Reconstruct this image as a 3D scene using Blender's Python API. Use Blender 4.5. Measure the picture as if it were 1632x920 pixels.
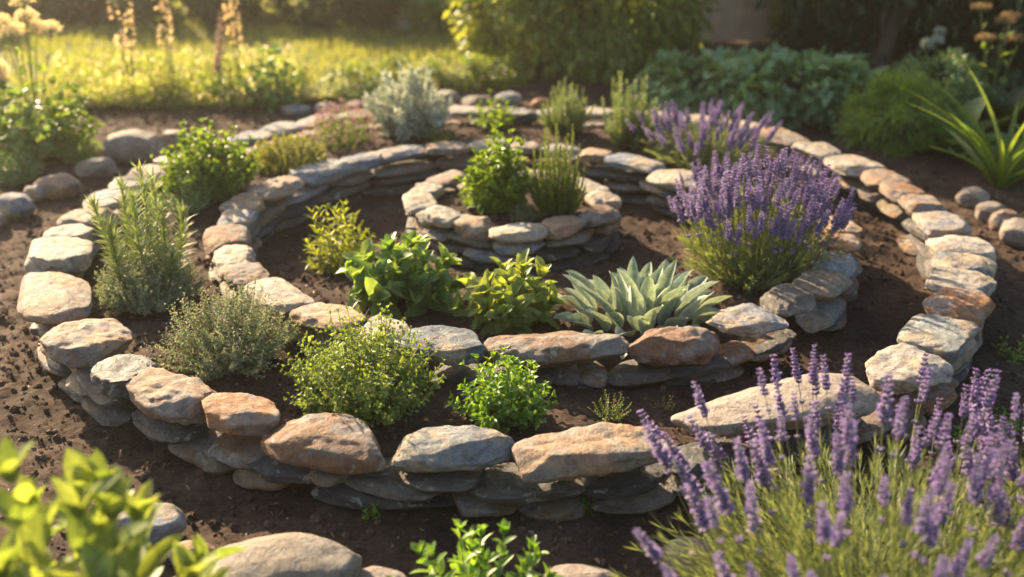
import bpy, math, random
import numpy as np
from mathutils import Vector, Matrix, Euler
from mathutils import noise as mnoise

for o in list(bpy.data.objects): bpy.data.objects.remove(o)
SC = bpy.context.scene
COL = SC.collection
R = math.radians

# ------------------------------------------------------------------ camera, world, sun, exposure
CAM_H, PITCH, FPX, W0, H0 = 1.70, R(23.0), 1900.0, 1632.0, 920.0
cam = bpy.data.cameras.new('camera'); camo = bpy.data.objects.new('camera', cam); COL.objects.link(camo)
camo.location = (0, 0, CAM_H); camo.rotation_euler = (R(90) - PITCH, 0, 0)
cam.sensor_width = 36; cam.lens = 36 * FPX / W0; cam.clip_start = 0.05; cam.clip_end = 400
cam.dof.use_dof = True; cam.dof.focus_distance = 3.35; cam.dof.aperture_fstop = 1.6
SC.camera = camo
SUN_EL, SUN_LEFT = 23.0, 36.0                       # elevation, degrees left of the view direction
world = bpy.data.worlds.new('World'); SC.world = world; world.use_nodes = True
nt = world.node_tree; bg = nt.nodes['Background']
sky = nt.nodes.new('ShaderNodeTexSky'); sky.sky_type = 'NISHITA'; sky.sun_disc = False
sky.sun_elevation = R(SUN_EL); sky.sun_rotation = R(-SUN_LEFT); sky.air_density = 1.0; sky.dust_density = 2.5
nt.links.new(sky.outputs[0], bg.inputs[0]); bg.inputs[1].default_value = 0.085
sun = bpy.data.lights.new('sun', 'SUN'); suno = bpy.data.objects.new('sun', sun); COL.objects.link(suno)
sun.energy = 5.0; sun.angle = R(0.7); sun.color = (1.0, 0.79, 0.54)
sd = Vector((-math.sin(R(SUN_LEFT)) * math.cos(R(SUN_EL)), math.cos(R(SUN_LEFT)) * math.cos(R(SUN_EL)), math.sin(R(SUN_EL))))
suno.rotation_euler = (-sd).to_track_quat('-Z', 'Y').to_euler()
suno.location = (-8, 8, 6)
SC.view_settings.view_transform = 'Standard'; SC.view_settings.look = 'None'
SC.view_settings.gamma = 1; SC.view_settings.use_curve_mapping = False
SC.view_settings.exposure = 1.85
SC.view_settings.use_white_balance = True; SC.view_settings.white_balance_temperature = 6900; SC.view_settings.white_balance_tint = 10
SC.cycles.max_bounces = 8; SC.cycles.transparent_max_bounces = 8
SC.cycles.use_denoising = True
SC.cycles.volume_bounces = 0

# ------------------------------------------------------------------ helpers
def ray(u, v):
    x = (u - W0 / 2) / FPX; y = -(v - H0 / 2) / FPX
    return np.array([x, math.cos(PITCH) + y * math.sin(PITCH), -math.sin(PITCH) + y * math.cos(PITCH)])
def G(u, v, z=0.0):
    d = ray(u, v); t = (z - CAM_H) / d[2]
    return np.array([d[0] * t, d[1] * t, z])
def mpp(p):                                          # metres per photo pixel at a point
    return (p[1] * math.cos(PITCH) + (CAM_H - p[2]) * math.sin(PITCH)) / FPX
_pr = np.random.default_rng(5); _perm = _pr.permutation(256); _perm = np.concatenate([_perm, _perm, _perm])
_grad = _pr.normal(size=(256, 3)); _grad /= np.linalg.norm(_grad, axis=1)[:, None]
def perlin(P):
    P = np.asarray(P, float); I = np.floor(P).astype(int); F = P - I; I &= 255
    Uf = F * F * F * (F * (F * 6 - 15) + 10); out = 0
    for dx in (0, 1):
        for dy in (0, 1):
            for dz in (0, 1):
                h = _perm[_perm[_perm[(I[:, 0] + dx) & 255] + ((I[:, 1] + dy) & 255)] + ((I[:, 2] + dz) & 255)]
                g = _grad[h]; d = F - np.array([dx, dy, dz])
                w = (Uf[:, 0] if dx else 1 - Uf[:, 0]) * (Uf[:, 1] if dy else 1 - Uf[:, 1]) * (Uf[:, 2] if dz else 1 - Uf[:, 2])
                out = out + w * (g * d).sum(1)
    return out
def fbm(P, o=4, g=0.5):
    s = 0; a = 1.0; P = np.asarray(P, float)
    for k in range(o):
        s = s + a * perlin(P * (2.03 ** k) + 17.3 * k); a *= g
    return s
def unit(a):
    a = np.asarray(a, float); return a / (np.linalg.norm(a, axis=-1, keepdims=True) + 1e-12)
def tag(o, label=None, cat=None, group=None, kind=None):
    if label: o['label'] = label
    if cat: o['category'] = cat
    if group: o['group'] = group
    if kind: o['kind'] = kind
    return o
def empty(name, loc, label, cat, group=None):
    o = bpy.data.objects.new(name, None); COL.objects.link(o); o.location = Vector([float(c) for c in loc])
    o.empty_display_size = 0.05
    return tag(o, label, cat, group)

class MB:
    """collects quads in world space, builds one mesh"""
    def __init__(s): s.v = []; s.f = []; s.r = []; s.t = []; s.m = []; s.n = 0
    def add(s, V, F, r=0.5, t=0.5, m=0):
        V = np.asarray(V, float); F = np.asarray(F, int)
        s.v.append(V); s.f.append(F + s.n); s.n += len(V)
        s.r.append(np.broadcast_to(r, (len(V),))); s.t.append(np.broadcast_to(t, (len(V),)))
        s.m.append(np.full(len(F), m))
    def build(s, name, mats, parent=None, smooth=True, origin=None):
        if not s.v: return None
        V = np.concatenate(s.v); F = np.concatenate(s.f); me = bpy.data.meshes.new(name)
        org = np.array(parent.location) if parent is not None and origin is None else (np.zeros(3) if origin is None else np.asarray(origin, float))
        V = V - org
        me.vertices.add(len(V)); me.vertices.foreach_set('co', V.astype(np.float32).ravel())
        me.loops.add(F.size); me.loops.foreach_set('vertex_index', F.astype(np.int32).ravel())
        me.polygons.add(len(F)); me.polygons.foreach_set('loop_start', (np.arange(len(F)) * F.shape[1]).astype(np.int32))
        me.polygons.foreach_set('material_index', np.concatenate(s.m).astype(np.int32))
        me.polygons.foreach_set('use_smooth', np.full(len(F), smooth))
        for nm, arr in (('rnd', s.r), ('tt', s.t)):
            a = me.attributes.new(nm, 'FLOAT', 'POINT'); a.data.foreach_set('value', np.concatenate(arr).astype(np.float32))
        me.update(calc_edges=True); me.validate()
        for m in (mats if isinstance(mats, (list, tuple)) else [mats]): me.materials.append(m)
        o = bpy.data.objects.new(name, me); COL.objects.link(o)
        if parent is not None: o.parent = parent
        elif origin is not None: o.location = Vector([float(c) for c in org])
        return o

PROF = {
 'needle': lambda t: np.minimum(1, 6 * t + .3) * np.sqrt(np.clip(1 - t ** 3, 0, 1)),
 'lance': lambda t: np.sin(np.pi * np.clip(t, 0, 1) ** .75) ** .9,
 'oval': lambda t: np.sqrt(np.clip(1 - (2 * t - 1) ** 2, 0, 1)) * (1.0 - .25 * t),
 'spoon': lambda t: np.sin(np.pi * np.clip(t, 0, 1) ** 1.5) ** .8 + .06 * (1 - t),
 'ear': lambda t: np.sin(np.pi * np.clip(t, 0, 1) ** .9) ** .62,
 'heart': lambda t: np.clip(np.sin(np.pi * np.clip(t, 0, 1) ** .55), 0, 1) ** .8,
 'strap': lambda t: np.clip(1 - t ** 2.2, 0, 1) * (.7 + .3 * np.minimum(1, 5 * t)),
}
def template(prof, nl=4, fold=.25, curl=.15, wave=0.0, nc=2):
    t = np.linspace(0, 1, nl + 1); w = PROF[prof](t); w[-1] = 0.02; w[0] = max(min(w[0], .35), .05)
    V = []; T = []
    for i, tt in enumerate(t):
        for s_ in np.linspace(-1, 1, nc + 1):
            x = .5 * w[i] * s_
            V.append((x, tt, -curl * tt * tt, 2 * fold * abs(x) * (1 if nc == 2 else 1.6 - .6 * abs(s_)) + wave * 4 * w[i] * math.sin(tt * 9 + 2 * s_) * abs(s_))); T.append(abs(s_) ** 1.5 if prof == 'ear' else tt)
    F = []
    for i in range(nl):
        for j in range(nc):
            a = i * (nc + 1) + j; F.append((a, a + 1, a + nc + 2, a + nc + 1))
    return np.array(V), np.array(F), np.array(T)
TP = {}
def tpl(*k):
    if k not in TP: TP[k] = template(*k)
    return TP[k]
def add_leaves(B, P, D, U, L, Wd, T, rng, m=0, rv=None):
    """many leaves at once: P base, D direction, U upper side"""
    V, F, tt = T; P = np.atleast_2d(P); n = len(P)
    if n == 0: return
    D = unit(np.atleast_2d(D)); U = np.broadcast_to(np.atleast_2d(U), D.shape)
    X = unit(np.cross(D, U) + 1e-6); Z = np.cross(X, D)
    L = np.broadcast_to(L, (n,)); Wd = np.broadcast_to(Wd, (n,))
    out = P[:, None, :] + X[:, None, :] * (V[None, :, 0] * Wd[:, None])[..., None] + D[:, None, :] * (V[None, :, 1] * L[:, None])[..., None] \
        + Z[:, None, :] * (V[None, :, 2] * L[:, None] + V[None, :, 3] * Wd[:, None])[..., None]
    fs = (F[None] + (np.arange(n) * len(V))[:, None, None]).reshape(-1, 4)
    r = rng.random(n) if rv is None else np.broadcast_to(rv, (n,))
    B.add(out.reshape(-1, 3), fs, np.repeat(r, len(V)), np.tile(tt, n), m)
def add_tube(B, pts, r0, r1, k=4, m=0, r=.5):
    pts = np.asarray(pts, float); n = len(pts); tg = unit(np.gradient(pts, axis=0))
    ref = np.array([0.31, .87, .12]); X = unit(np.cross(tg, ref)); Y = np.cross(tg, X)
    rad = np.linspace(r0, r1, n); a = np.arange(k) * 2 * np.pi / k
    V = pts[:, None] + (X[:, None] * np.cos(a)[None, :, None] + Y[:, None] * np.sin(a)[None, :, None]) * rad[:, None, None]
    F = [(i * k + j, i * k + (j + 1) % k, (i + 1) * k + (j + 1) % k, (i + 1) * k + j) for i in range(n - 1) for j in range(k)]
    B.add(V.reshape(-1, 3), F, r, np.repeat(np.linspace(0, 1, n), k), m)

# ------------------------------------------------------------------ materials
def newmat(name):
    m = bpy.data.materials.new(name); m.use_nodes = True; t = m.node_tree
    for n in list(t.nodes): t.nodes.remove(n)
    return m, t, t.nodes, t.links
def ramp(N, stops):
    r = N.new('ShaderNodeValToRGB'); e = r.color_ramp.elements
    while len(e) < len(stops): e.new(0.5)
    for el, (p, c) in zip(e, stops): el.position = p; el.color = (*c, 1) if len(c) == 3 else c
    return r
def mixc(N, Lk, fac, a, b, mode='MIX'):
    n = N.new('ShaderNodeMix'); n.data_type = 'RGBA'; n.blend_type = mode
    for s_, v in ((0, fac), (6, a), (7, b)):
        if hasattr(v, 'links') or hasattr(v, 'is_output'): Lk.new(v, n.inputs[s_])
        else: n.inputs[s_].default_value = v if s_ == 0 else ((*v, 1) if len(v) == 3 else v)
    return n.outputs[2]
def leafmat(name, c1, c2, tip=None, trans=.38, rough=.5, tcol=None, spot=0.0, spec=.4, hair=0.0):
    m, t, N, Lk = newmat(name)
    at = N.new('ShaderNodeAttribute'); at.attribute_name = 'rnd'; a2 = N.new('ShaderNodeAttribute'); a2.attribute_name = 'tt'
    col = mixc(N, Lk, at.outputs['Fac'], c1, c2)
    if tip:
        r = N.new('ShaderNodeMath'); r.operation = 'POWER'; Lk.new(a2.outputs['Fac'], r.inputs[0]); r.inputs[1].default_value = 2.0
        r2 = N.new('ShaderNodeMath'); r2.operation = 'MULTIPLY'; Lk.new(r.outputs[0], r2.inputs[0]); r2.inputs[1].default_value = .7
        col = mixc(N, Lk, r2.outputs[0], col, tip)
    tc = N.new('ShaderNodeTexCoord'); nz = N.new('ShaderNodeTexNoise'); nz.inputs['Scale'].default_value = 60; nz.inputs['Detail'].default_value = 3
    Lk.new(tc.outputs['Object'], nz.inputs['Vector'])
    rr = ramp(N, [(.3, (.72, .72, .72)), (.7, (1.2, 1.2, 1.15))]); Lk.new(nz.outputs[0], rr.inputs[0])
    col = mixc(N, Lk, 1.0, col, rr.outputs[0], 'MULTIPLY')
    p = N.new('ShaderNodeBsdfPrincipled'); Lk.new(col, p.inputs['Base Color']); p.inputs['Roughness'].default_value = rough
    p.inputs['Specular IOR Level'].default_value = spec
    if hair:
        p.inputs['Sheen Weight'].default_value = hair; p.inputs['Sheen Roughness'].default_value = .4
    bp = N.new('ShaderNodeBump'); bp.inputs['Strength'].default_value = .25; bp.inputs['Distance'].default_value = .003
    Lk.new(nz.outputs[0], bp.inputs['Height']); Lk.new(bp.outputs[0], p.inputs['Normal'])
    tr = N.new('ShaderNodeBsdfTranslucent'); tcl = mixc(N, Lk, 1.0, col, tcol or (1.9, 1.75, .7), 'MULTIPLY'); Lk.new(tcl, tr.inputs[0])
    mx = N.new('ShaderNodeMixShader'); mx.inputs[0].default_value = trans; Lk.new(p.outputs[0], mx.inputs[1]); Lk.new(tr.outputs[0], mx.inputs[2])
    o = N.new('ShaderNodeOutputMaterial'); Lk.new(mx.outputs[0], o.inputs[0])
    return m
def plainmat(name, c1, c2, rough=.8, scale=30, bump=.3, dist=.004):
    m, t, N, Lk = newmat(name)
    tc = N.new('ShaderNodeTexCoord'); nz = N.new('ShaderNodeTexNoise'); nz.inputs['Scale'].default_value = scale; nz.inputs['Detail'].default_value = 6
    Lk.new(tc.outputs['Object'], nz.inputs['Vector']); r = ramp(N, [(.3, c1), (.7, c2)]); Lk.new(nz.outputs[0], r.inputs[0])
    p = N.new('ShaderNodeBsdfPrincipled'); Lk.new(r.outputs[0], p.inputs['Base Color']); p.inputs['Roughness'].default_value = rough
    bp = N.new('ShaderNodeBump'); bp.inputs['Strength'].default_value = bump; bp.inputs['Distance'].default_value = dist
    Lk.new(nz.outputs[0], bp.inputs['Height']); Lk.new(bp.outputs[0], p.inputs['Normal'])
    o = N.new('ShaderNodeOutputMaterial'); Lk.new(p.outputs[0], o.inputs[0])
    return m
def stonemat(name, patch, patch2, strata=0.0, amount=.5, rough=.72, speck=.8):
    """base colour from the object's own colour; patches of other minerals, speckles, strata, relief"""
    m, t, N, Lk = newmat(name)
    oi = N.new('ShaderNodeObjectInfo'); tc = N.new('ShaderNodeTexCoord')
    off = N.new('ShaderNodeVectorMath'); off.operation = 'MULTIPLY_ADD'
    cmb = N.new('ShaderNodeCombineXYZ'); mul = N.new('ShaderNodeMath'); mul.operation = 'MULTIPLY'; mul.inputs[1].default_value = 47.0
    Lk.new(oi.outputs['Random'], mul.inputs[0])
    for i in range(3): Lk.new(mul.outputs[0], cmb.inputs[i])
    Lk.new(tc.outputs['Object'], off.inputs[0]); off.inputs[1].default_value = (1, 1, 1); Lk.new(cmb.outputs[0], off.inputs[2])
    V = off.outputs[0]
    def nz(scale, det=5, rgh=.55, dist=0, vec=None):
        n = N.new('ShaderNodeTexNoise'); n.inputs['Scale'].default_value = scale; n.inputs['Detail'].default_value = det
        n.inputs['Roughness'].default_value = rgh; n.inputs['Distortion'].default_value = dist; Lk.new(vec or V, n.inputs['Vector']); return n.outputs[0]
    big = nz(7, 5, .6, .6); r1 = ramp(N, [(.47, (0, 0, 0)), (.56, (1, 1, 1))]); Lk.new(big, r1.inputs[0])
    b2 = nz(11, 6, .65, 1.2); r2 = ramp(N, [(.52, (0, 0, 0)), (.66, (1, 1, 1))]); Lk.new(b2, r2.inputs[0])
    f1 = N.new('ShaderNodeMath'); f1.operation = 'MULTIPLY'; f1.inputs[1].default_value = amount; Lk.new(r1.outputs[0], f1.inputs[0])
    f2 = N.new('ShaderNodeMath'); f2.operation = 'MULTIPLY'; f2.inputs[1].default_value = amount * .9; Lk.new(r2.outputs[0], f2.inputs[0])
    col = mixc(N, Lk, f1.outputs[0], oi.outputs['Color'], patch)
    col = mixc(N, Lk, f2.outputs[0], col, patch2)
    st = N.new('ShaderNodeMapping'); st.inputs['Scale'].default_value = (6, 6, 60); st.inputs['Rotation'].default_value = (.08, .06, 0); Lk.new(V, st.inputs[0])
    sn = nz(1.0, 5, .6, .3, st.outputs[0])
    rs = ramp(N, [(.32, (.5, .5, .5)), (.62, (1.5, 1.48, 1.45))]); Lk.new(sn, rs.inputs[0])
    if strata: col = mixc(N, Lk, strata, col, rs.outputs[0], 'MULTIPLY')
    mid = nz(32, 7, .7, .2); rm = ramp(N, [(.28, (.5, .47, .44)), (.5, (1, 1, 1)), (.72, (1.38, 1.36, 1.32))]); Lk.new(mid, rm.inputs[0])
    col = mixc(N, Lk, .85, col, rm.outputs[0], 'MULTIPLY')
    fine = nz(190, 4, .7); rf = ramp(N, [(.33, (.55, .53, .52)), (.47, (1, 1, 1)), (.62, (1, 1, 1)), (.74, (1.45, 1.42, 1.38))]); Lk.new(fine, rf.inputs[0])
    col = mixc(N, Lk, speck, col, rf.outputs[0], 'MULTIPLY')
    ln = nz(21, 5, .6, .8); rl = ramp(N, [(.60, (0, 0, 0)), (.64, (.55, .55, .55))]); Lk.new(ln, rl.inputs[0])
    col = mixc(N, Lk, rl.outputs[0], col, (.40, .40, .33))
    dn = nz(15, 6, .7, .5); rdn = ramp(N, [(.57, (0, 0, 0)), (.70, (.75, .75, .75))]); Lk.new(dn, rdn.inputs[0])
    col = mixc(N, Lk, rdn.outputs[0], col, (.085, .06, .042))
    p = N.new('ShaderNodeBsdfPrincipled'); Lk.new(col, p.inputs['Base Color']); p.inputs['Roughness'].default_value = rough
    p.inputs['Specular IOR Level'].default_value = .35
    h = N.new('ShaderNodeMath'); h.operation = 'MULTIPLY_ADD'; Lk.new(mid, h.inputs[0]); h.inputs[1].default_value = 1.6; Lk.new(sn if strata else b2, h.inputs[2])
    h2 = N.new('ShaderNodeMath'); h2.operation = 'MULTIPLY_ADD'; Lk.new(fine, h2.inputs[0]); h2.inputs[1].default_value = .5; Lk.new(h.outputs[0], h2.inputs[2])
    bp = N.new('ShaderNodeBump'); bp.inputs['Strength'].default_value = .75; bp.inputs['Distance'].default_value = .019
    Lk.new(h2.outputs[0], bp.inputs['Height']); Lk.new(bp.outputs[0], p.inputs['Normal'])
    o = N.new('ShaderNodeOutputMaterial'); Lk.new(p.outputs[0], o.inputs[0])
    return m
M_TAN = stonemat('weathered_tan_stone', (.24, .225, .205), (.28, .135, .055), 0, .8)
M_GREY = stonemat('pale_grey_stone', (.38, .30, .21), (.13, .155, .19), .25, .95)
M_SLATE = stonemat('dark_slate', (.12, .10, .085), (.10, .105, .12), .9, .5, .5, .7)
M_RUST = stonemat('rusty_stone', (.26, .22, .19), (.40, .19, .08), .15, .85)
M_COB = stonemat('rounded_cobble', (.33, .28, .24), (.22, .19, .17), 0, .5, .65)
PAL = {'T': ((.34, .225, .135), M_TAN), 'B': ((.22, .125, .07), M_TAN), 'O': ((.34, .165, .075), M_RUST), 'G': ((.24, .25, .26), M_GREY),
       'L': ((.15, .18, .22), M_GREY), 'P': ((.37, .325, .265), M_GREY), 'D': ((.06, .06, .064), M_SLATE), 'S': ((.13, .115, .098), M_SLATE),
       'C': ((.30, .24, .19), M_COB), 'U': ((.22, .165, .115), M_TAN)}
CW = {'T': 'tan', 'B': 'brown', 'O': 'rusty orange', 'G': 'grey', 'L': 'blue-grey', 'P': 'pale cream', 'D': 'dark slate', 'S': 'grey-brown slate', 'C': 'beige', 'U': 'dull brown'}

def soilmat(name='garden_soil', bd=.02):
    m, t, N, Lk = newmat(name); tc = N.new('ShaderNodeTexCoord')
    def nz(s_, d, r_=.6):
        n = N.new('ShaderNodeTexNoise'); n.inputs['Scale'].default_value = s_; n.inputs['Detail'].default_value = d; n.inputs['Roughness'].default_value = r_
        Lk.new(tc.outputs['Object'], n.inputs['Vector']); return n.outputs[0]
    a = nz(3.2, 8, .65); b = nz(55, 8, .75); c = nz(260, 4)
    r = ramp(N, [(.3, (.042, .025, .017)), (.5, (.085, .053, .036)), (.68, (.14, .094, .066))]); Lk.new(a, r.inputs[0])
    r2 = ramp(N, [(.28, (.4, .4, .4)), (.5, (1, 1, 1)), (.75, (1.7, 1.6, 1.5))]); Lk.new(b, r2.inputs[0])
    col = mixc(N, Lk, 1, r.outputs[0], r2.outputs[0], 'MULTIPLY')
    p = N.new('ShaderNodeBsdfPrincipled'); Lk.new(col, p.inputs['Base Color']); p.inputs['Roughness'].default_value = .92; p.inputs['Specular IOR Level'].default_value = .2
    h = N.new('ShaderNodeMath'); h.operation = 'MULTIPLY_ADD'; Lk.new(c, h.inputs[0]); h.inputs[1].default_value = .35; Lk.new(b, h.inputs[2])
    bp = N.new('ShaderNodeBump'); bp.inputs['Strength'].default_value = 1.0; bp.inputs['Distance'].default_value = bd
    Lk.new(h.outputs[0], bp.inputs['Height']); Lk.new(bp.outputs[0], p.inputs['Normal'])
    o = N.new('ShaderNodeOutputMaterial'); Lk.new(p.outputs[0], o.inputs[0]); return m
M_SOIL = soilmat(); M_CRUMB = soilmat('soil_clods', .002)
M_STEMG = leafmat('green_stem', (.10, .14, .04), (.16, .17, .06), trans=.15)
M_STEMB = plainmat('woody_stem', (.07, .045, .03), (.16, .11, .07), .8, 60)

# ------------------------------------------------------------------ the stones: caps measured on the photograph, laid on the ground plan
CAPZ = 0.19
# (u, v, colour, radial width, thickness, label, nick)
OUT = [
 (523,706,'B',.21,.115,'big rounded brown boulder with a white vein capping the outer wall in front','big brown boulder'),
 (725,716,'G',.20,.105,'rounded grey and white boulder on the outer wall, in front of the mint','grey and white boulder'),
 (947,718,'T',.20,.10,'long tan boulder with a bumpy flat top, right of the grey and white boulder','long tan boulder'),
 (1242,652,'C',.22,.11,'longest smooth beige cap stone of the outer wall, behind the front lavender','longest beige stone'),
 (1442,592,'P',.24,.09,'craggy cream slab with chipped edge on the outer wall beside the front lavender','craggy cream slab'),
 (1492,540,'G',.24,.085,'flat-topped pale grey cap stone just behind the craggy cream slab','flat pale grey stone'),
 (1527,490,'O',.24,.095,'rusty orange domed boulder on the right of the outer wall','rusty domed boulder'),
 (1531,455,'P',.23,.07,'pinkish cream slab squeezed between the rusty domed boulder and a blue-grey stone','pinkish cream slab'),
 (1537,427,'L',.24,.085,'smooth dark blue-grey cap stone on the right of the outer wall','dark blue-grey stone'),
 (1527,395,'P',.24,.075,'wide cream cap stone with a sunlit rim behind the dark blue-grey one','wide sunlit cream stone'),
 (1503,357,'G',.21,.085,'bluish white cap stone with rounded top on the right of the outer wall','bluish white stone'),
 (1468,330,'T',.19,.085,'small chunky tan cap stone between bluish white and orange stones','small chunky tan stone'),
 (1440,307,'O',.20,.055,'flat orange-tan cap stone overhanging the inside of the outer wall at right','flat orange-tan stone'),
 (1408,286,'T',.20,.055,'thin tan slab at the corner where the outer wall bends behind the lavender','thin tan corner slab'),
 (1358,265,'P',.22,.065,'pale grey-white slab beside the top right of the big lavender','pale slab by lavender'),
 (1308,243,'P',.20,.065,'long pale slab half hidden by the tips of the big lavender','half hidden pale slab'),
 (1248,222,'T',.19,.07,'tan cap stone of the rear wall hidden behind lavender flowers','tan stone behind lavender'),
 (1185,206,'P',.19,.065,'cream cap stone of the rear wall behind the small lavender','cream stone behind small lavender'),
 (1122,196,'G',.18,.065,'grey cap stone at the left edge of the small lavender on the rear wall','grey rear stone'),
 (1062,189,'P',.19,.05,'flat whitish slab on the rear wall, right of the two rosemary clumps','flat whitish rear slab'),
 (1008,183,'T',.18,.05,'tan slab on the rear wall behind the right rear rosemary','tan rear slab'),
 (950,180,'P',.18,.05,'pale slab on the rear wall between the two rear rosemary clumps','pale slab between rosemaries'),
 (890,181,'G',.18,.055,'grey slab on the rear wall behind the left rear rosemary','grey slab behind rosemary'),
 (827,184,'D',.19,.085,'dark rounded stone on the rear wall right of the small leafy herb','dark rounded rear stone'),
 (780,180,'U',.17,.06,'dull brown rear wall stone behind the small leafy herb','dull brown rear stone'),
 (738,178,'P',.19,.05,'pale flat rear slab just right of the silver wormwood','pale slab by wormwood'),
 (680,180,'G',.18,.06,'grey rear wall stone behind the silver wormwood','grey stone behind wormwood'),
 (620,184,'T',.18,.06,'tan rear wall stone at the foot of the silver wormwood','tan stone under wormwood'),
 (562,188,'C',.18,.06,'beige rear wall stone behind the pink flowered thyme','beige stone behind pink thyme'),
 (508,195,'G',.18,.06,'grey rear wall stone left of the pink flowered thyme','grey stone by pink thyme'),
 (452,206,'G',.20,.055,'flat grey-white slab of the rear wall behind the yellow stonecrop','grey-white slab behind stonecrop'),
 (398,221,'L',.19,.055,'blue-grey slab of the rear wall left of the yellow stonecrop','blue-grey rear slab'),
 (345,236,'U',.19,.06,'dull brown stone behind the leafy lemon balm on the left','dull stone behind lemon balm'),
 (292,254,'P',.19,.06,'pale stone half covered by the leafy lemon balm','pale stone by lemon balm'),
 (238,278,'T',.20,.055,'tan stone with mossy edge above the rosemary on the left','mossy edged tan stone'),
 (208,297,'P',.20,.06,'whitish rounded cap stone just behind the tall rosemary tips','whitish stone behind rosemary'),
 (172,320,'G',.23,.05,'wide flat grey-white slab on the left of the outer wall','wide grey-white left slab'),
 (138,347,'T',.20,.06,'sandy tan cap stone between flat grey-white slab and a cream stone at left','sandy tan left stone'),
 (112,373,'P',.20,.06,'small smooth cream cap stone on the left of the outer wall','small cream left stone'),
 (97,405,'P',.24,.085,'cream cap stone with a dished top on the left of the outer wall','dished cream stone'),
 (86,472,'T',.26,.095,'large tan slab with cracked sunlit top, leftmost of the outer wall caps','cracked tan slab'),
 (138,545,'T',.27,.105,'large cap slab half tan and half blue-grey on the left front','half tan half grey slab'),
 (201,598,'D',.20,.09,'dark grey pointed cap stone tucked behind the tan and white boulder','dark pointed stone'),
 (268,634,'T',.21,.115,'tan and white faceted boulder capping the left front of the outer wall','tan and white boulder'),
 (384,660,'O',.19,.09,'orange-brown cap stone shaped like a loaf between two larger boulders','orange-brown loaf stone'),
]
MID = [
 (887,558,'B',.19,.105,'long rust-stained brown boulder on the front of the middle wall','long rust-stained boulder'),
 (1075,552,'B',.20,.12,'tall speckled brown boulder below the silver lamb ear plant','tall speckled boulder'),
 (1190,514,'G',.19,.075,'blue-white wedge stone with an orange edge on the middle wall','blue-white wedge stone'),
 (1256,481,'S',.18,.06,'dark grey-brown slab at the foot of the big lavender','dark slab at lavender foot'),
 (1307,453,'U',.18,.06,'brownish grey slab right of the big lavender base','brownish grey slab'),
 (1333,421,'G',.17,.065,'pale grey slab with a ragged edge right of the big lavender','ragged pale grey slab'),
 (1342,389,'O',.15,.05,'orange flat stone catching the sun right of the big lavender','sunlit orange flat stone'),
 (1337,362,'T',.15,.05,'tan flat stone at the upper right edge of the big lavender','tan stone by lavender edge'),
 (1288,335,'U',.16,.06,'dull brown stone of the middle wall hidden inside the big lavender','stone inside lavender'),
 (1218,316,'G',.16,.06,'grey stone of the middle wall behind the big lavender stems','grey stone behind lavender stems'),
 (1148,302,'T',.17,.06,'tan stone where the big lavender meets the middle wall at the back','tan stone at lavender back'),
 (1080,286,'P',.21,.075,'broad cream stone with a brown underside left of the big lavender flowers','broad cream stone'),
 (1012,262,'L',.18,.06,'flat blue-grey slab on the back of the middle wall, right of the rosemary bush','flat blue-grey back slab'),
 (946,247,'T',.17,.055,'pinkish tan slab behind the right side of the central rosemary bush','pinkish tan back slab'),
 (893,240,'G',.16,.055,'grey back slab hidden behind the central rosemary bush','grey slab behind central rosemary'),
 (838,236,'U',.16,.055,'dull brown back slab between the two central bushes','dull slab between bushes'),
 (782,235,'P',.16,.055,'pale back slab behind the central lemon balm','pale slab behind central balm'),
 (712,236,'T',.17,.05,'flat tan slab on the back of the middle wall left of the central lemon balm','flat tan back slab'),
 (638,246,'G',.16,.065,'grey wedge stone on the back of the middle wall under the wormwood','grey wedge under wormwood'),
 (579,257,'L',.17,.065,'bluish slab beside the large blue-white stone on the middle wall','bluish back slab'),
 (512,275,'G',.20,.085,'large blue-white stone with a flat top right of the yellow stonecrop','large blue-white stone'),
 (438,302,'T',.18,.065,'angular orange-tan stone below the yellow stonecrop','angular orange-tan stone'),
 (393,329,'T',.18,.075,'tan stone with a grey end right of the lemon balm','tan stone with grey end'),
 (376,354,'L',.17,.07,'bluish grey rounded stone on the left of the middle wall','bluish left stone'),
 (362,384,'B',.18,.085,'chunky pinkish brown stone on the left of the middle wall','chunky pinkish brown stone'),
 (374,413,'P',.17,.06,'whitish stone with ragged rim behind the grey thyme','ragged whitish stone'),
 (392,440,'T',.17,.06,'flat pinkish tan stone just above the grey thyme','flat pinkish stone'),
 (440,472,'P',.17,.055,'pale pink slab half hidden by the grey thyme tips','pale pink slab'),
 (525,508,'T',.17,.065,'long beige slab between the grey thyme and the oregano','long beige slab'),
 (612,533,'P',.17,.065,'pale grey-beige slab behind the top of the oregano','slab behind oregano'),
 (703,551,'L',.18,.08,'blue-grey block right of the oregano on the middle wall','blue-grey block'),
]
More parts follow.
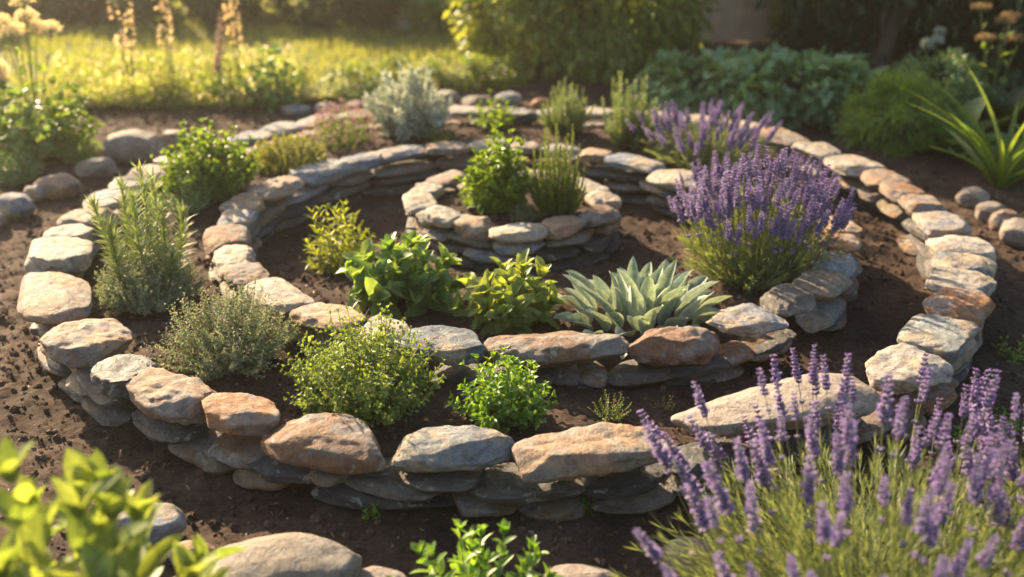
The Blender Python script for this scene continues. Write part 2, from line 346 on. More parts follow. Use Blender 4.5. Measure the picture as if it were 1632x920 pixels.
INN = [
 (757,362,'T',.13,.07,'rounded tan stone in front of the central lemon balm','rounded tan inner stone'),
 (826,372,'P',.13,.055,'grey-cream stone at the very front of the inner ring','front grey-cream stone'),
 (895,361,'T',.13,.06,'smooth tan-grey stone in front of the central rosemary bush','smooth tan-grey stone'),
 (957,345,'B',.14,.06,'brown-grey stone at the right front of the inner ring','brown-grey inner stone'),
 (962,320,'P',.14,.05,'sunlit cream stone on the right of the inner ring','sunlit cream inner stone'),
 (938,301,'P',.13,.045,'cream stone right of the central rosemary bush','cream stone by central rosemary'),
 (893,287,'G',.12,.045,'grey inner ring stone behind the central rosemary bush','grey inner back stone'),
 (838,281,'T',.12,.045,'tan inner ring stone at the back between both central bushes','tan inner back stone'),
 (775,280,'P',.12,.045,'cream inner ring stone behind the central lemon balm','cream inner back stone'),
 (712,288,'T',.13,.05,'tan angular stone at the left back of the inner ring','angular tan inner stone'),
 (682,304,'P',.13,.04,'cream flat stone on the left of the inner ring, rear of three','rear left cream stone'),
 (670,323,'P',.14,.04,'brightest sunlit cream stone at the left of the inner ring','bright left cream stone'),
 (704,347,'P',.14,.055,'pale stone with dark underside at the left front of the inner ring','pale dark-based inner stone'),
]
def rel(caps, z):
    return np.array([G(c[0], c[1], z + .006 - c[4] / 2) for c in caps])
TH = {'outer': .86, 'middle': .9, 'inner': .95}
OUT = [(a, b, c, d * .90, e * .84, f, g) for a, b, c, d, e, f, g in OUT]
MID = [(a, b, c, d * .92, e * .86, f, g) for a, b, c, d, e, f, g in MID]
LENS = {'big brown boulder': .325, 'grey and white boulder': .295, 'long tan boulder': .385, 'longest beige stone': .57, 'craggy cream slab': .27, 'orange-brown loaf stone': .225,
        'tan and white boulder': .26, 'half tan half grey slab': .25, 'long rust-stained boulder': .42, 'tall speckled boulder': .285, 'blue-white wedge stone': .23, 'blue-grey block': .25, 'dark pointed stone': .19, 'rusty domed boulder': .23, 'craggy cream slab': .25, 'flat pale grey stone': .23}
P_OUT, P_MID, P_INN = rel(OUT, CAPZ), rel(MID, CAPZ), rel(INN, CAPZ)
def ringfn(P):
    c = (P[:, :2].max(0) + P[:, :2].min(0)) / 2
    d = P[:, :2] - c; th = np.arctan2(d[:, 1], d[:, 0]); rr = np.hypot(d[:, 0], d[:, 1]); k = np.argsort(th); th = th[k]; rr = rr[k]
    T = np.concatenate([th - 2 * np.pi, th, th + 2 * np.pi]); RR = np.concatenate([rr] * 3)
    f = lambda a: np.interp((np.asarray(a) + np.pi) % (2 * np.pi) - np.pi, T, RR)
    return c, f
RINGS = {'outer': ringfn(P_OUT), 'middle': ringfn(P_MID), 'inner': ringfn(P_INN)}
def rd(name, x, y):
    c, f = RINGS[name]; dx, dy = np.asarray(x) - c[0], np.asarray(y) - c[1]
    return np.hypot(dx, dy) - f(np.arctan2(dy, dx))
def sstep(x, a, b):
    t = np.clip((x - a) / (b - a), 0, 1); return t * t * (3 - 2 * t)
def gz0(x, y):
    x = np.asarray(x, float); y = np.asarray(y, float)
    dO, dM, dI = rd('outer', x, y), rd('middle', x, y), rd('inner', x, y)
    left_front = sstep(-(x - .55) - .0 * (y - 4), -.35, .45)
    rear = sstep(y, 4.5, 5.0) * sstep(-(x - 1.35), -.2, .2)
    z = (.075 + .06 * sstep(y, 4.0, 4.9)) * sstep(-dO, -.02, .08) * sstep(dM, -.02, .08) * np.maximum(left_front, rear)
    z = z + .065 * sstep(-dM, -.02, .12) * sstep(-(y - 4.2), -.3, .5) * sstep(dI, .03, .15)
    z = z + .145 * sstep(-dI, -.01, .05)
    return z
def gz(x, y):
    x = np.atleast_1d(np.asarray(x, float)); y = np.atleast_1d(np.asarray(y, float))
    P = np.stack([x, y, x * 0], 1)
    near = np.exp(-np.maximum(0, np.hypot(x, y - 4) - 3.5) * .5)
    return gz0(x, y) + (.020 * fbm(P * 2.5, 3) + .013 * fbm(P * 13, 3, .6) + .018 * np.abs(fbm(P * 26 + 9, 3, .6))) * near

def GS(u, v):
    p = G(u, v, .13)
    for k in range(4): p = G(u, v, float(gz0(p[0], p[1])))
    return p
def stone_mesh(name, L, Wd, T, seed, n=14, ex=2.6, cut=5, rough=.07, strata=0.0):
    rng = np.random.default_rng(seed)
    a = np.linspace(-1, 1, n + 1); a = np.tan(a * .72) / np.tan(.72)
    verts = {}; V = []; F = []
    def vid(p):
        k = tuple(np.round(p, 5))
        if k not in verts: verts[k] = len(V); V.append(p)
        return verts[k]
    for ax in range(3):
        for sg in (-1, 1):
            for i in range(n):
                for j in range(n):
                    q = []
                    for (di, dj) in ((0, 0), (1, 0), (1, 1), (0, 1)):
                        p = [0, 0, 0]; p[ax] = sg; p[(ax + 1) % 3] = a[i + di]; p[(ax + 2) % 3] = a[j + dj]; q.append(vid(tuple(p)))
                    F.append(q if sg > 0 else q[::-1])
    V = np.array(V, float)
    nrm = (np.abs(V) ** ex).sum(1) ** (1 / ex); V = V / nrm[:, None]
    D0 = unit(V)
    sc = np.array([L / 2, Wd / 2, T / 2])
    off = rng.uniform(-50, 50, 3)
    V = V * (1 + (.20 * perlin(D0 * 1.1 + off))[:, None])
    for k in range(cut + 5):
        nn = unit(rng.normal(size=3) * np.array([1, 1, .7])); sup = (V @ nn).max(); d = sup * rng.uniform(.72, .95)
        e = V @ nn - d; V = V - np.outer(np.where(e > .03, e - .03 * .5, .5 * np.clip(e, 0, None) ** 2 / .03 * 1.0) * 1.0, nn)
    for k in range(9):
        nn = unit(rng.normal(size=3)); sup = (V @ nn).max(); d = sup * rng.uniform(.90, .97)
        e = V @ nn - d; V = V - np.outer(np.clip(e, 0, None) * .9, nn)
    V[:, 1] *= 1 + .22 * rng.uniform(-1, 1) * V[:, 0]; V[:, 0] *= 1 + .14 * rng.uniform(-1, 1) * V[:, 1]
    V[:, 2] += .16 * rng.uniform(-1, 1) * V[:, 0] * (V[:, 2] > 0)
    if strata > .004: V[:, 2] *= 1 - rng.uniform(.15, .6) * np.abs(V[:, 0]) ** 2.2
    W_ = V * sc
    s_ = min(Wd, T * 1.6)
    q = W_ / (s_ * .55) + off; q[:, 2] *= 1.5
    nf = rough * s_ * (.55 * fbm(q, 3, .5) - .75 * np.clip(np.abs(perlin(q * 1.3 + 7)) - .02, 0, .3) * -1.0 - .12 * np.exp(-(perlin(q * 1.1 + 3) / .05) ** 2))
    W_ = W_ + D0 * nf[:, None]
    if strata:
        side = np.clip(1 - np.abs(V[:, 2]) ** 3, 0, 1)
        led = perlin(np.stack([W_[:, 0] * 5, W_[:, 1] * 5, W_[:, 2] * 85], 1) + off)
        hd = D0 * np.array([1, 1, 0]); W_ = W_ + hd * (led * strata * side)[:, None]
    mn, mx = W_.min(0), W_.max(0); W_ = (W_ - (mn + mx) / 2) * (np.array([L, Wd, T]) / (mx - mn))
    B = MB(); B.add(W_, F)
    mn, mx = W_.min(0), W_.max(0)
    return B, W_, F
SEED = [100]
STONES = []
def stone(label, key, loc, L, Wd, T, rz, tilt=(0, 0), n=14, ex=2.7, cut=5, rough=.07, strata=0.0, cat='stone', name='stone', group=None, shade=None):
    SEED[0] += 1; rng = random.Random(SEED[0])
    B, _, _ = stone_mesh(name, L, Wd, T, SEED[0], n, ex, cut, rough, strata)
    c, mat = PAL[key]
    o = B.build(name, mat)
    o.location = Vector([float(a) for a in loc]); o.rotation_euler = Euler((tilt[0], tilt[1], rz))
    k = rng.uniform(.85, 1.15) if shade is None else shade
    o.color = (c[0] * k, c[1] * k * rng.uniform(.97, 1.03), c[2] * k * rng.uniform(.93, 1.07), 1)
    tag(o, label, cat, group); STONES.append(o)
    return o
CATG = {'outer': 'cap stones of the outer dry stone wall', 'middle': 'cap stones of the middle dry stone wall', 'inner': 'cap stones of the inner stone ring'}
def caps(wall, LST, P):
    n = len(LST); out = []
    for i, c in enumerate(LST):
        p, a, b = P[i], P[(i - 1) % n], P[(i + 1) % n]
        L = (np.linalg.norm(p - a) + np.linalg.norm(b - p)) / 2
        out.append(L)
    # lengths: solve so neighbours touch - relax
    d = [np.linalg.norm(P[(i + 1) % n] - P[i]) for i in range(n)]
    L = np.array(out)
    for it in range(60):
        for i in range(n):
            j = (i + 1) % n; e = d[i] - (L[i] + L[j]) / 2; L[i] += e * .5; L[j] += e * .5
    L = np.clip(L, np.array(out) * .90, np.array(out) * 1.12)
    for i, c in enumerate(LST):
        p, a, b = P[i], P[(i - 1) % n], P[(i + 1) % n]
        tg = unit(unit(b - p) + unit(p - a)); rz = math.atan2(tg[1], tg[0])
        rng = random.Random(i * 7 + len(wall)); L[i] = LENS.get(c[6], L[i] * .99) * 1.06
        big = wall != 'inner'
        th = c[4]; flat = th < .075
        stone(c[5], c[2], (p[0], p[1], p[2]), L[i] * 1.03, c[3] * rng.uniform(.95, 1.05), th, rz + rng.uniform(-.10, .10),
              (rng.uniform(-.05, .05), rng.uniform(-.05, .05)), n=26 if (p[1] < 4.0) else 15, ex=rng.uniform(3.4, 5.5) if flat else rng.uniform(2.7, 4.0), cut=rng.choice([4, 6, 8]),
              rough=rng.uniform(.10, .19) if c[2] != 'C' else .06, strata=.003 if flat else 0, name='cap_stone', group=CATG[wall])
    return L
L_OUT = caps('outer', OUT, P_OUT); L_MID = caps('middle', MID, P_MID); L_INN = caps('inner', INN, P_INN)

USED = set()
def nick_at(wall, th):
    LST, P = {'outer': (OUT, P_OUT), 'middle': (MID, P_MID), 'inner': (INN, P_INN)}[wall]
    c, f = RINGS[wall]; tc = np.arctan2(P[:, 1] - c[1], P[:, 0] - c[0]); dd = np.abs((tc - th + np.pi) % (2 * np.pi) - np.pi)
    return [LST[i] for i in np.argsort(dd)[:3]]
def lower_label(wall, course, key, th, shape):
    n1, n2, n3 = nick_at(wall, th)
    for rel_, nk in (('under the', n1[6]), ('half under the', n1[6]), ('at one end of the', n1[6]), ('below the', n2[6]), ('near the', n3[6]), ('filling in by the', n2[6])):
        l = f'{CW[key]} {shape} in the {course} course {rel_} {nk}'
        k = (course, rel_, nk)
        if k not in USED:
            USED.add(k); return l
    USED.add(l); return l + ' again'
def course(wall, name, z0, z1, avg, keys, seed, width, skip=None):
    c, f = RINGS[wall]; rng = random.Random(seed); th = -math.pi + rng.uniform(0, .2); end = th + 2 * math.pi
    while th < end - .03:
        r = float(f(th)); L = avg * rng.uniform(.62, 1.35); dth = L / r
        if th + dth > end - .04: dth = end - th; L = dth * r
        tm = th + dth / 2; r = float(f(tm)); th += dth
        if skip and skip(tm): continue
        x, y = c[0] + r * math.cos(tm), c[1] + r * math.sin(tm)
        key = rng.choice(keys); T = (z1 - z0) * rng.uniform(.80, 1.05)
        if (y > c[1] + .2 and wall == 'outer' and y > 5.0): n_ = 9
        else: n_ = 13
        slate = key in 'DS'
        shape = rng.choice(['slab', 'flat slate', 'thin slate']) if slate else rng.choice(['flat stone', 'block', 'rounded stone'])
        if slate: CWk = key
        stone(lower_label(wall, name, key, tm, shape.replace(' slate', ' slab') if slate else shape), key,
              (x, y, (z0 + z1) / 2), L * 1.1, width * rng.uniform(.86, 1.06), T, tm + math.pi / 2 + rng.uniform(-.06, .06),
              (rng.uniform(-.03, .03), rng.uniform(-.05, .05)), n=n_, ex=3.6 if slate else 3.0, cut=6, rough=.09 if slate else .07,
              strata=.006 if slate else .001, name='wall_stone', group=f'lower stones of the {wall} wall')

# hand placed lower stones of the outer wall where the photo shows them (u, v, w, h in pixels, colour, label)
cO, fO = RINGS['outer']; cM, fM = RINGS['middle']
def on_face(wall, u, v, out=.10):
    c, f = RINGS[wall]; d = ray(u, v); o = np.array([0, 0, CAM_H]); best = None
    for t in np.linspace(1.5, 7, 1400):
        p = o + d * t; dd = p[:2] - c; a = math.atan2(dd[1], dd[0])
        if np.hypot(*dd) < float(f(a)) + out: best = (a, p[2], p); break
    return best
HAND = [
 ('outer', 446,752,160,46,'D','wide dark blue slate with a shiny edge under the big brown boulder'),
 ('outer', 308,736,112,66,'U','rough dull brown block below the orange-brown loaf stone at left'),
 ('outer', 366,704,104,40,'B','small brown wedge directly under the orange-brown loaf stone'),
 ('outer', 232,690,130,34,'D','dark slate sloping out from under the tan and white boulder'),
 ('outer', 408,786,98,40,'U','low muddy brown stone half buried below the wide dark blue slate'),
 ('outer', 600,806,222,26,'D','longest thin slate lying in the soil below the grey boulders'),
 ('outer', 622,786,168,28,'S','pointed grey slate above the longest thin slate'),
 ('outer', 680,766,152,28,'S','grey slate wedge tucked under the grey and white boulder'),
 ('outer', 842,784,190,38,'S','thick grey-brown slate under the left half of the long tan boulder'),
 ('outer', 768,818,112,32,'U','brown flat stone in the soil below the thick grey-brown slate'),
 ('outer', 880,822,110,28,'U','brown bottom stone below the long tan boulder'),
 ('outer', 1000,772,150,40,'D','dark slate block below the right end of the long tan boulder'),
 ('outer', 1010,812,150,36,'S','grey bottom slate behind the front lavender stems'),
 ('outer', 1150,735,160,46,'D','dark slate block under the longest beige stone'),
 ('outer', 1160,775,170,40,'S','grey slate in the soil under the longest beige stone'),
 ('outer', 1330,700,160,44,'D','dark slate under the right end of the longest beige stone'),
 ('outer', 1325,738,150,40,'U','brown bottom stone below the right end of the longest beige stone'),
 ('outer', 512,768,60,26,'U','small brown stone wedged at the end of the wide dark blue slate'),
 ('outer', 340,776,60,30,'U','small muddy stone beside the rough dull brown block'),
 ('middle', 905,598,60,22,'S','small grey slate left of a brown block below the long rust-stained boulder'),
 ('middle', 947,600,52,22,'B','small brown block below the right end of the long rust-stained boulder'),
 ('middle', 860,597,60,24,'D','dark slate below the middle of the long rust-stained boulder'),
 ('middle', 810,598,70,24,'D','dark slate below the left end of the long rust-stained boulder'),
 ('middle', 1030,608,115,26,'S','grey slate lying below the tall speckled boulder'),
 ('middle', 920,624,125,24,'S','pale grey bottom slate below the long rust-stained boulder'),
 ('middle', 830,624,95,24,'D','dark bottom slate behind the top of the mint'),
 ('middle', 1135,590,120,20,'D','thin dark slate slanting below the tall speckled boulder'),
 ('middle', 1140,610,130,24,'S','long slate lying in the soil right of the tall speckled boulder'),
 ('middle', 1187,545,70,26,'O','small rusty block under the blue-white wedge stone'),
 ('middle', 1240,553,80,46,'B','brown block standing in the soil under the dark slab at the lavender foot'),
 ('middle', 1250,520,80,26,'D','dark slate under the dark slab at the lavender foot'),
 ('middle', 725,592,80,24,'D','dark slate under the blue-grey block'),
 ('middle', 725,618,85,24,'D','dark bottom slate under the blue-grey block'),
]
for (wl, u, v, w, h, key, lab) in HAND:
    out = .085 if wl == 'outer' else .07
    a, z, p = on_face(wl, u, v, out); m_ = mpp(p); c, f = RINGS[wl]; r = float(f(a)); wd = .17 if wl == 'outer' else .14
    T = min(h * m_ * .98, .062); L = w * m_ / max(.55, abs(math.sin(a))) ; z = max(z, T * .35)
    z = max(T * .42, min(z, .101 - T * .5))
    rr = r + out - wd / 2 + .01
    stone(lab, key, (c[0] + rr * math.cos(a), c[1] + rr * math.sin(a), z), L * 1.06, wd, T * .98, a + math.pi / 2 + random.Random(u).uniform(-.05, .05),
          (random.Random(v).uniform(-.04, .04), random.Random(u + v).uniform(-.06, .06)), n=20, ex=3.0 if key in 'DS' else 2.8, cut=6, rough=.09,
          strata=.006 if key in 'DS' else .001, name='wall_stone', group=f'lower stones of the {wl} wall')
def arc(wall, u0, v0, u1, v1):
    c = RINGS[wall][0]; a = G(u0, v0, .12); b = G(u1, v1, .12)
    return math.atan2(a[1] - c[1], a[0] - c[0]), math.atan2(b[1] - c[1], b[0] - c[0])
oa0, oa1 = arc('outer', 215, 620, 1400, 640)
ma0, ma1 = arc('middle', 660, 545, 1285, 470)
skO = lambda t: oa0 + .02 < ((t + math.pi) % (2 * math.pi) - math.pi) < oa1 - .02
skM = lambda t: ma0 + .02 < ((t + math.pi) % (2 * math.pi) - math.pi) < ma1 - .02
rear_ = lambda t: -.35 < ((t + math.pi) % (2 * math.pi) - math.pi) < 2.75 and math.sin(t) > .15
course('outer', 'bottom', -.01, .036, .27, 'DSUBSOD', 11, .185, lambda t: skO(t) or rear_(t))
course('outer', 'second', .032, .078, .27, 'SUDBSGU', 19, .18, lambda t: skO(t) or rear_(t))
course('outer', 'upper', .074, .122, .26, 'SUTBDGC', 12, .175, skO)
course('middle', 'bottom', .0, .045, .27, 'DSSUD', 13, .165, skM)
course('middle', 'second', .04, .088, .25, 'DSUGS', 14, .16, skM)
course('middle', 'upper', .083, .128, .24, 'SUTGB', 15, .155, skM)
course('inner', 'bottom', .0, .055, .30, 'DDS', 16, .14)
course('inner', 'second', .05, .098, .26, 'DSSG', 17, .135)
course('inner', 'upper', .094, .142, .24, 'SGUS', 18, .13)

# loose cobbles and border boulders (u, v centre, w px, h px, colour, label)
COB = [
 (25,322,62,52,'G','grey boulder with a flat top at the left border, nearest the left wall'),
 (-18,345,50,40,'C','beige border boulder cut off at the left, beside the grey flat-topped one'),
 (58,300,38,36,'G','small grey boulder squeezed between two border boulders at left'),
 (94,290,76,48,'T','tan mossy boulder of the left border behind the small grey one'),
 (153,261,66,42,'C','rounded tan boulder right of the left leafy clump'),
 (217,229,94,68,'C','largest smooth round boulder of the left border'),
 (280,217,48,40,'C','medium round boulder right of the largest smooth one'),
 (322,212,40,26,'G','low grey stone right of the round boulders at the rear left'),
 (1550,307,52,38,'C','round beige cobble at the foot of the strap-leaved plant, farthest left'),
 (1580,330,46,46,'C','upright rounded cobble under the strap-leaved plant'),
 (1603,345,52,44,'B','brown rounded cobble touching the upright one on the right'),
 (1628,364,70,56,'C','biggest smooth beige cobble at the right edge of the picture'),
 (709,150,46,28,'C','rounded pale cobble behind the silver wormwood, leftmost of three'),
 (760,156,50,26,'U','dull brown cobble behind the small leafy herb'),
 (810,152,44,26,'G','bluish white cobble behind the small leafy herb'),
 (862,158,34,20,'O','reddish cobble behind the left rear rosemary'),
 (1062,162,60,34,'U','dark brown block of the rear border below the blue-green leaves'),
 (1130,172,66,30,'U','long brown block of the rear border beside the blue-green leaves'),
 (520,165,44,20,'C','small beige cobble at the lawn edge behind the pink thyme'),
 (470,168,52,20,'G','grey cobble at the lawn edge behind the stonecrop'),
 (572,160,40,18,'U','brown cobble at the lawn edge left of the wormwood'),
 (238,826,118,80,'G','whitish grey boulder in front of the outer wall behind blurred leaves'),
 (455,905,250,130,'C','largest pale pinkish boulder at the bottom of the picture'),
 (608,912,90,50,'C','low beige boulder right of the largest pale one at the bottom'),
 (925,912,130,50,'C','low tan boulder at the bottom between the front herb and lavender'),
 (1120,868,130,60,'T','tan boulder hidden among the front lavender stems'),
 (1450,800,80,56,'C','pale rounded boulder behind the front lavender, left of a pair'),
 (1505,795,84,60,'C','pale rounded boulder behind the front lavender, right of a pair'),
 (1600,835,90,60,'U','brown boulder at the lower right among lavender spikes'),
 (305,868,80,50,'T','small tan boulder between the whitish and the largest pale boulder'),
]
for (u, v, w, h, key, lab) in COB:
    p0 = G(u, v + h * .25, .03); m_ = mpp(p0); L = w * m_; T = h * m_ * .85; Wd = min(L * .9, max(T * 1.2, L * .7))
    T = min(T, L * .8)
    rz = random.Random(u).uniform(-.3, .3)
    stone(lab, key, (p0[0], p0[1], T * .36), L, Wd, T, rz, (random.Random(v).uniform(-.08, .08), 0), n=18, ex=2.35, cut=3, rough=.05, name='boulder',
          group='loose border boulders')

# ------------------------------------------------------------------ ground
def axis(a, b, d, lo, hi):
    mid = np.arange(a, b, d); o1 = b + (hi - b) * (np.linspace(0, 1, 26)[1:] ** 2.2); o0 = a - (a - lo) * (np.linspace(0, 1, 26)[1:] ** 2.2)
    return np.concatenate([o0[::-1], mid, o1])
xs = axis(-2.7, 2.9, .017, -40, 40); ys = axis(1.7, 6.6, .017, -30, 50)
X, Y = np.meshgrid(xs, ys); Z = gz(X.ravel(), Y.ravel())
nx, ny = len(xs), len(ys); ii = (np.arange(ny - 1)[:, None] * nx + np.arange(nx - 1)[None]).ravel()
B = MB(); B.add(np.stack([X.ravel(), Y.ravel(), Z], 1), np.stack([ii, ii + 1, ii + nx + 1, ii + nx], 1))
tag(B.build('ground', M_SOIL), kind='structure')

# lawn sheet and grass
M_LAWN = plainmat('lawn_turf', (.035, .05, .014), (.07, .085, .025), .9, 14, .5, .02)
lawn_near = [(-100, 200), (120, 178), (300, 172), (480, 168), (600, 152), (800, 140), (850, 118)]
LN = np.array([G(u, v)[:2] for u, v in lawn_near])
def lawn_y(x): return np.interp(x, LN[:, 0], LN[:, 1])
xs2 = np.linspace(-9, LN[-1, 0] + .6, 60); B = MB(); rows = 30; VV = []
for x in xs2:
    y0 = float(lawn_y(x)) - (.0 if x < LN[-1, 0] else -3.0 * (x - LN[-1, 0]) / .6)
    for k in range(rows): VV.append((x, y0 + (14 - y0) * k / (rows - 1), .012))
F = [(i * rows + k, (i + 1) * rows + k, (i + 1) * rows + k + 1, i * rows + k + 1) for i in range(59) for k in range(rows - 1)]
VV = np.array(VV); VV[:, 2] += .02 + .015 * fbm(VV * 1.5, 3); B.add(VV, F)
tag(B.build('lawn', M_LAWN), kind='structure')
M_GRASS = leafmat('lawn_grass', (.16, .20, .045), (.26, .28, .075), (.30, .29, .10), trans=.45, rough=.5)
rng = np.random.default_rng(3); B = MB()
n = 70000; gx = rng.uniform(-6, LN[-1, 0] + .5, n); gy = rng.uniform(5.6, 10.6, n)
k = (gy > lawn_y(gx) - .05 + .06 * fbm(np.stack([gx * 3, gx * 0, gx * 0], 1))) & (np.abs(gx) < gy * .5 + .6) & ((gx < LN[-1, 0]) | (gy > 9)); gx, gy = gx[k], gy[k]; n = len(gx)
clump = .6 + .8 * np.clip(.5 + fbm(np.stack([gx * 1.7, gy * 1.7, gx * 0], 1), 3), 0, 1.2)
D = np.stack([rng.normal(0, .35, n), rng.normal(0, .35, n), np.ones(n)], 1)
add_leaves(B, np.stack([gx, gy, np.full(n, .02)], 1), D, rng.normal(size=(n, 3)) * [1, 1, .1], .06 * clump * rng.uniform(.7, 1.4, n), .007, tpl('strap', 2, 0, .25, 0), rng)
tag(B.build('grass', M_GRASS, smooth=True), 'short sunlit lawn grass behind the herb beds', 'grass', kind='stuff')

# soil crumbs, pebbles
def crumbs(name, mats, n, smin, smax, seed, lab, cat, region):
    rng = np.random.default_rng(seed); B = MB()
    t = (1 + 5 ** .5) / 2
    cube = np.array([(x, y, z) for x in (-1, 1) for y in (-1, 1) for z in (-1, 1)], float)
    base = []; faces = []
    m_ = stone_mesh('x', 2, 2, 2, 5, 3, 2.2, 0, 0)[1:]; CV, CF = m_[0], np.array(m_[1])
    xy = region(rng, n); n = len(xy); z = gz(xy[:, 0], xy[:, 1])
    s_ = smin * (smax / smin) ** (rng.random(n) ** 2.2)
    for i in range(n):
        sc = s_[i] * rng.uniform(.6, 1.2, 3); A = np.array(Euler(rng.uniform(0, 6, 3)).to_matrix())
        V = (CV * (1 + .28 * rng.normal(size=(len(CV), 1)) * .6) * sc) @ A.T + [xy[i, 0], xy[i, 1], z[i] + sc[2] * .05]
        B.add(V, CF, rng.random())
    return tag(B.build(name, mats, smooth=False), lab, cat, kind='stuff')
def reg(rng, n):
    x = rng.uniform(-2.4, 2.4, n * 2); y = rng.uniform(2.0, 6.6, n * 2)
    keep = rng.random(n * 2) < .8 - .1 * (y - 2)
    return np.stack([x, y], 1)[keep][:n]
crumbs('soil_crumbs', M_CRUMB, 26000, .002, .013, 21, 'loose dark soil crumbs scattered over the beds', 'soil crumbs', reg)
M_PEB = plainmat('pebble_grit', (.16, .11, .075), (.36, .28, .21), .8, 9)
crumbs('pebbles', M_PEB, 420, .003, .009, 22, 'tiny pale pebbles lying on the dark soil', 'pebbles', reg)
M_LIT = leafmat('dry_litter', (.10, .055, .025), (.26, .15, .07), trans=.1)
rng = np.random.default_rng(8); B = MB(); xy = reg(rng, 1800); n = len(xy); z = gz(xy[:, 0], xy[:, 1]) + .004
add_leaves(B, np.c_[xy, z], np.c_[rng.normal(size=(n, 2)), rng.normal(0, .15, n)], np.c_[rng.normal(0, .3, (n, 2)), np.ones(n)], rng.uniform(.008, .035, n), rng.uniform(.0015, .008, n), tpl('lance', 3, .3, .3, 0), rng)
tag(B.build('leaf_litter', M_LIT), 'dry brown leaf scraps and bits of straw on the soil', 'leaf litter', kind='stuff')

# ------------------------------------------------------------------ plant generators
def path(p0, d0, L, bend, k=7, wig=0.0, rng=None):
    s_ = np.linspace(0, 1, k)[:, None]; P = p0 + d0 * s_ * L + np.asarray(bend) * (s_ ** 2) * L
    if wig: P = P + np.cumsum(rng.normal(0, wig * L / k, (k, 3)), 0) * (s_ > 0)
    return P
def dress(BL, P, rng, nn, per, lL, lW, ang, T, t0=.15, grow=(1, .55), term=2, jit=.25, m=0, up=0.0, dec=True, rv=None):
    """leaves along a stem path"""
    k = len(P); s_ = np.linspace(t0, 1, nn); seg = np.clip((s_ * (k - 1)).astype(int), 0, k - 2); fr = s_ * (k - 1) - seg
    pt = P[seg] + (P[seg + 1] - P[seg]) * fr[:, None]; tg = unit(P[seg + 1] - P[seg])
    ref = unit(rng.normal(size=3)); X = unit(np.cross(tg, ref)); Yv = np.cross(tg, X)
    Ps, Ds, Us, Ls, Ws = [], [], [], [], []
    for j in range(per):
        az = (np.arange(nn) * (math.pi / 2 if dec else 2.4) + j * 2 * math.pi / per + rng.normal(0, .3, nn))
        rad = X * np.cos(az)[:, None] + Yv * np.sin(az)[:, None]
        a = ang * (1 - .55 * (s_ - t0) / (1 - t0 + 1e-6)) + rng.normal(0, jit, nn) * .6
        d = tg * np.cos(a)[:, None] + rad * np.sin(a)[:, None]; d[:, 2] += up
        gl = grow[0] + (grow[1] - grow[0]) * s_
        Ps.append(pt); Ds.append(d); Us.append(tg + .001 + rng.normal(0, .15, (nn, 3))); Ls.append(lL * gl * rng.uniform(.75, 1.2, nn)); Ws.append(lW * gl * rng.uniform(.8, 1.2, nn))
    for j in range(term):
        az = j * 2 * math.pi / max(term, 1) + rng.uniform(0, 1); rad = X[-1] * math.cos(az) + Yv[-1] * math.sin(az)
        Ps.append(pt[-1:]); Ds.append((tg[-1] + rad * .35)[None]); Us.append((tg[-1] - rad * .5)[None]); Ls.append(np.array([lL * grow[1] * .8])); Ws.append(np.array([lW * grow[1] * .7]))
    add_leaves(BL, np.concatenate(Ps), np.concatenate(Ds), np.concatenate(Us), np.concatenate(Ls), np.concatenate(Ws), T, rng, m, rv)
def dome_dirs(rng, n, spread):
    az = np.arange(n) * 2.39996 + rng.normal(0, .2, n); ti = spread * np.sqrt((np.arange(n) + .5) / n) + rng.normal(0, .06, n)
    return np.stack([np.sin(ti) * np.cos(az), np.sin(ti) * np.sin(az), np.cos(ti)], 1), ti
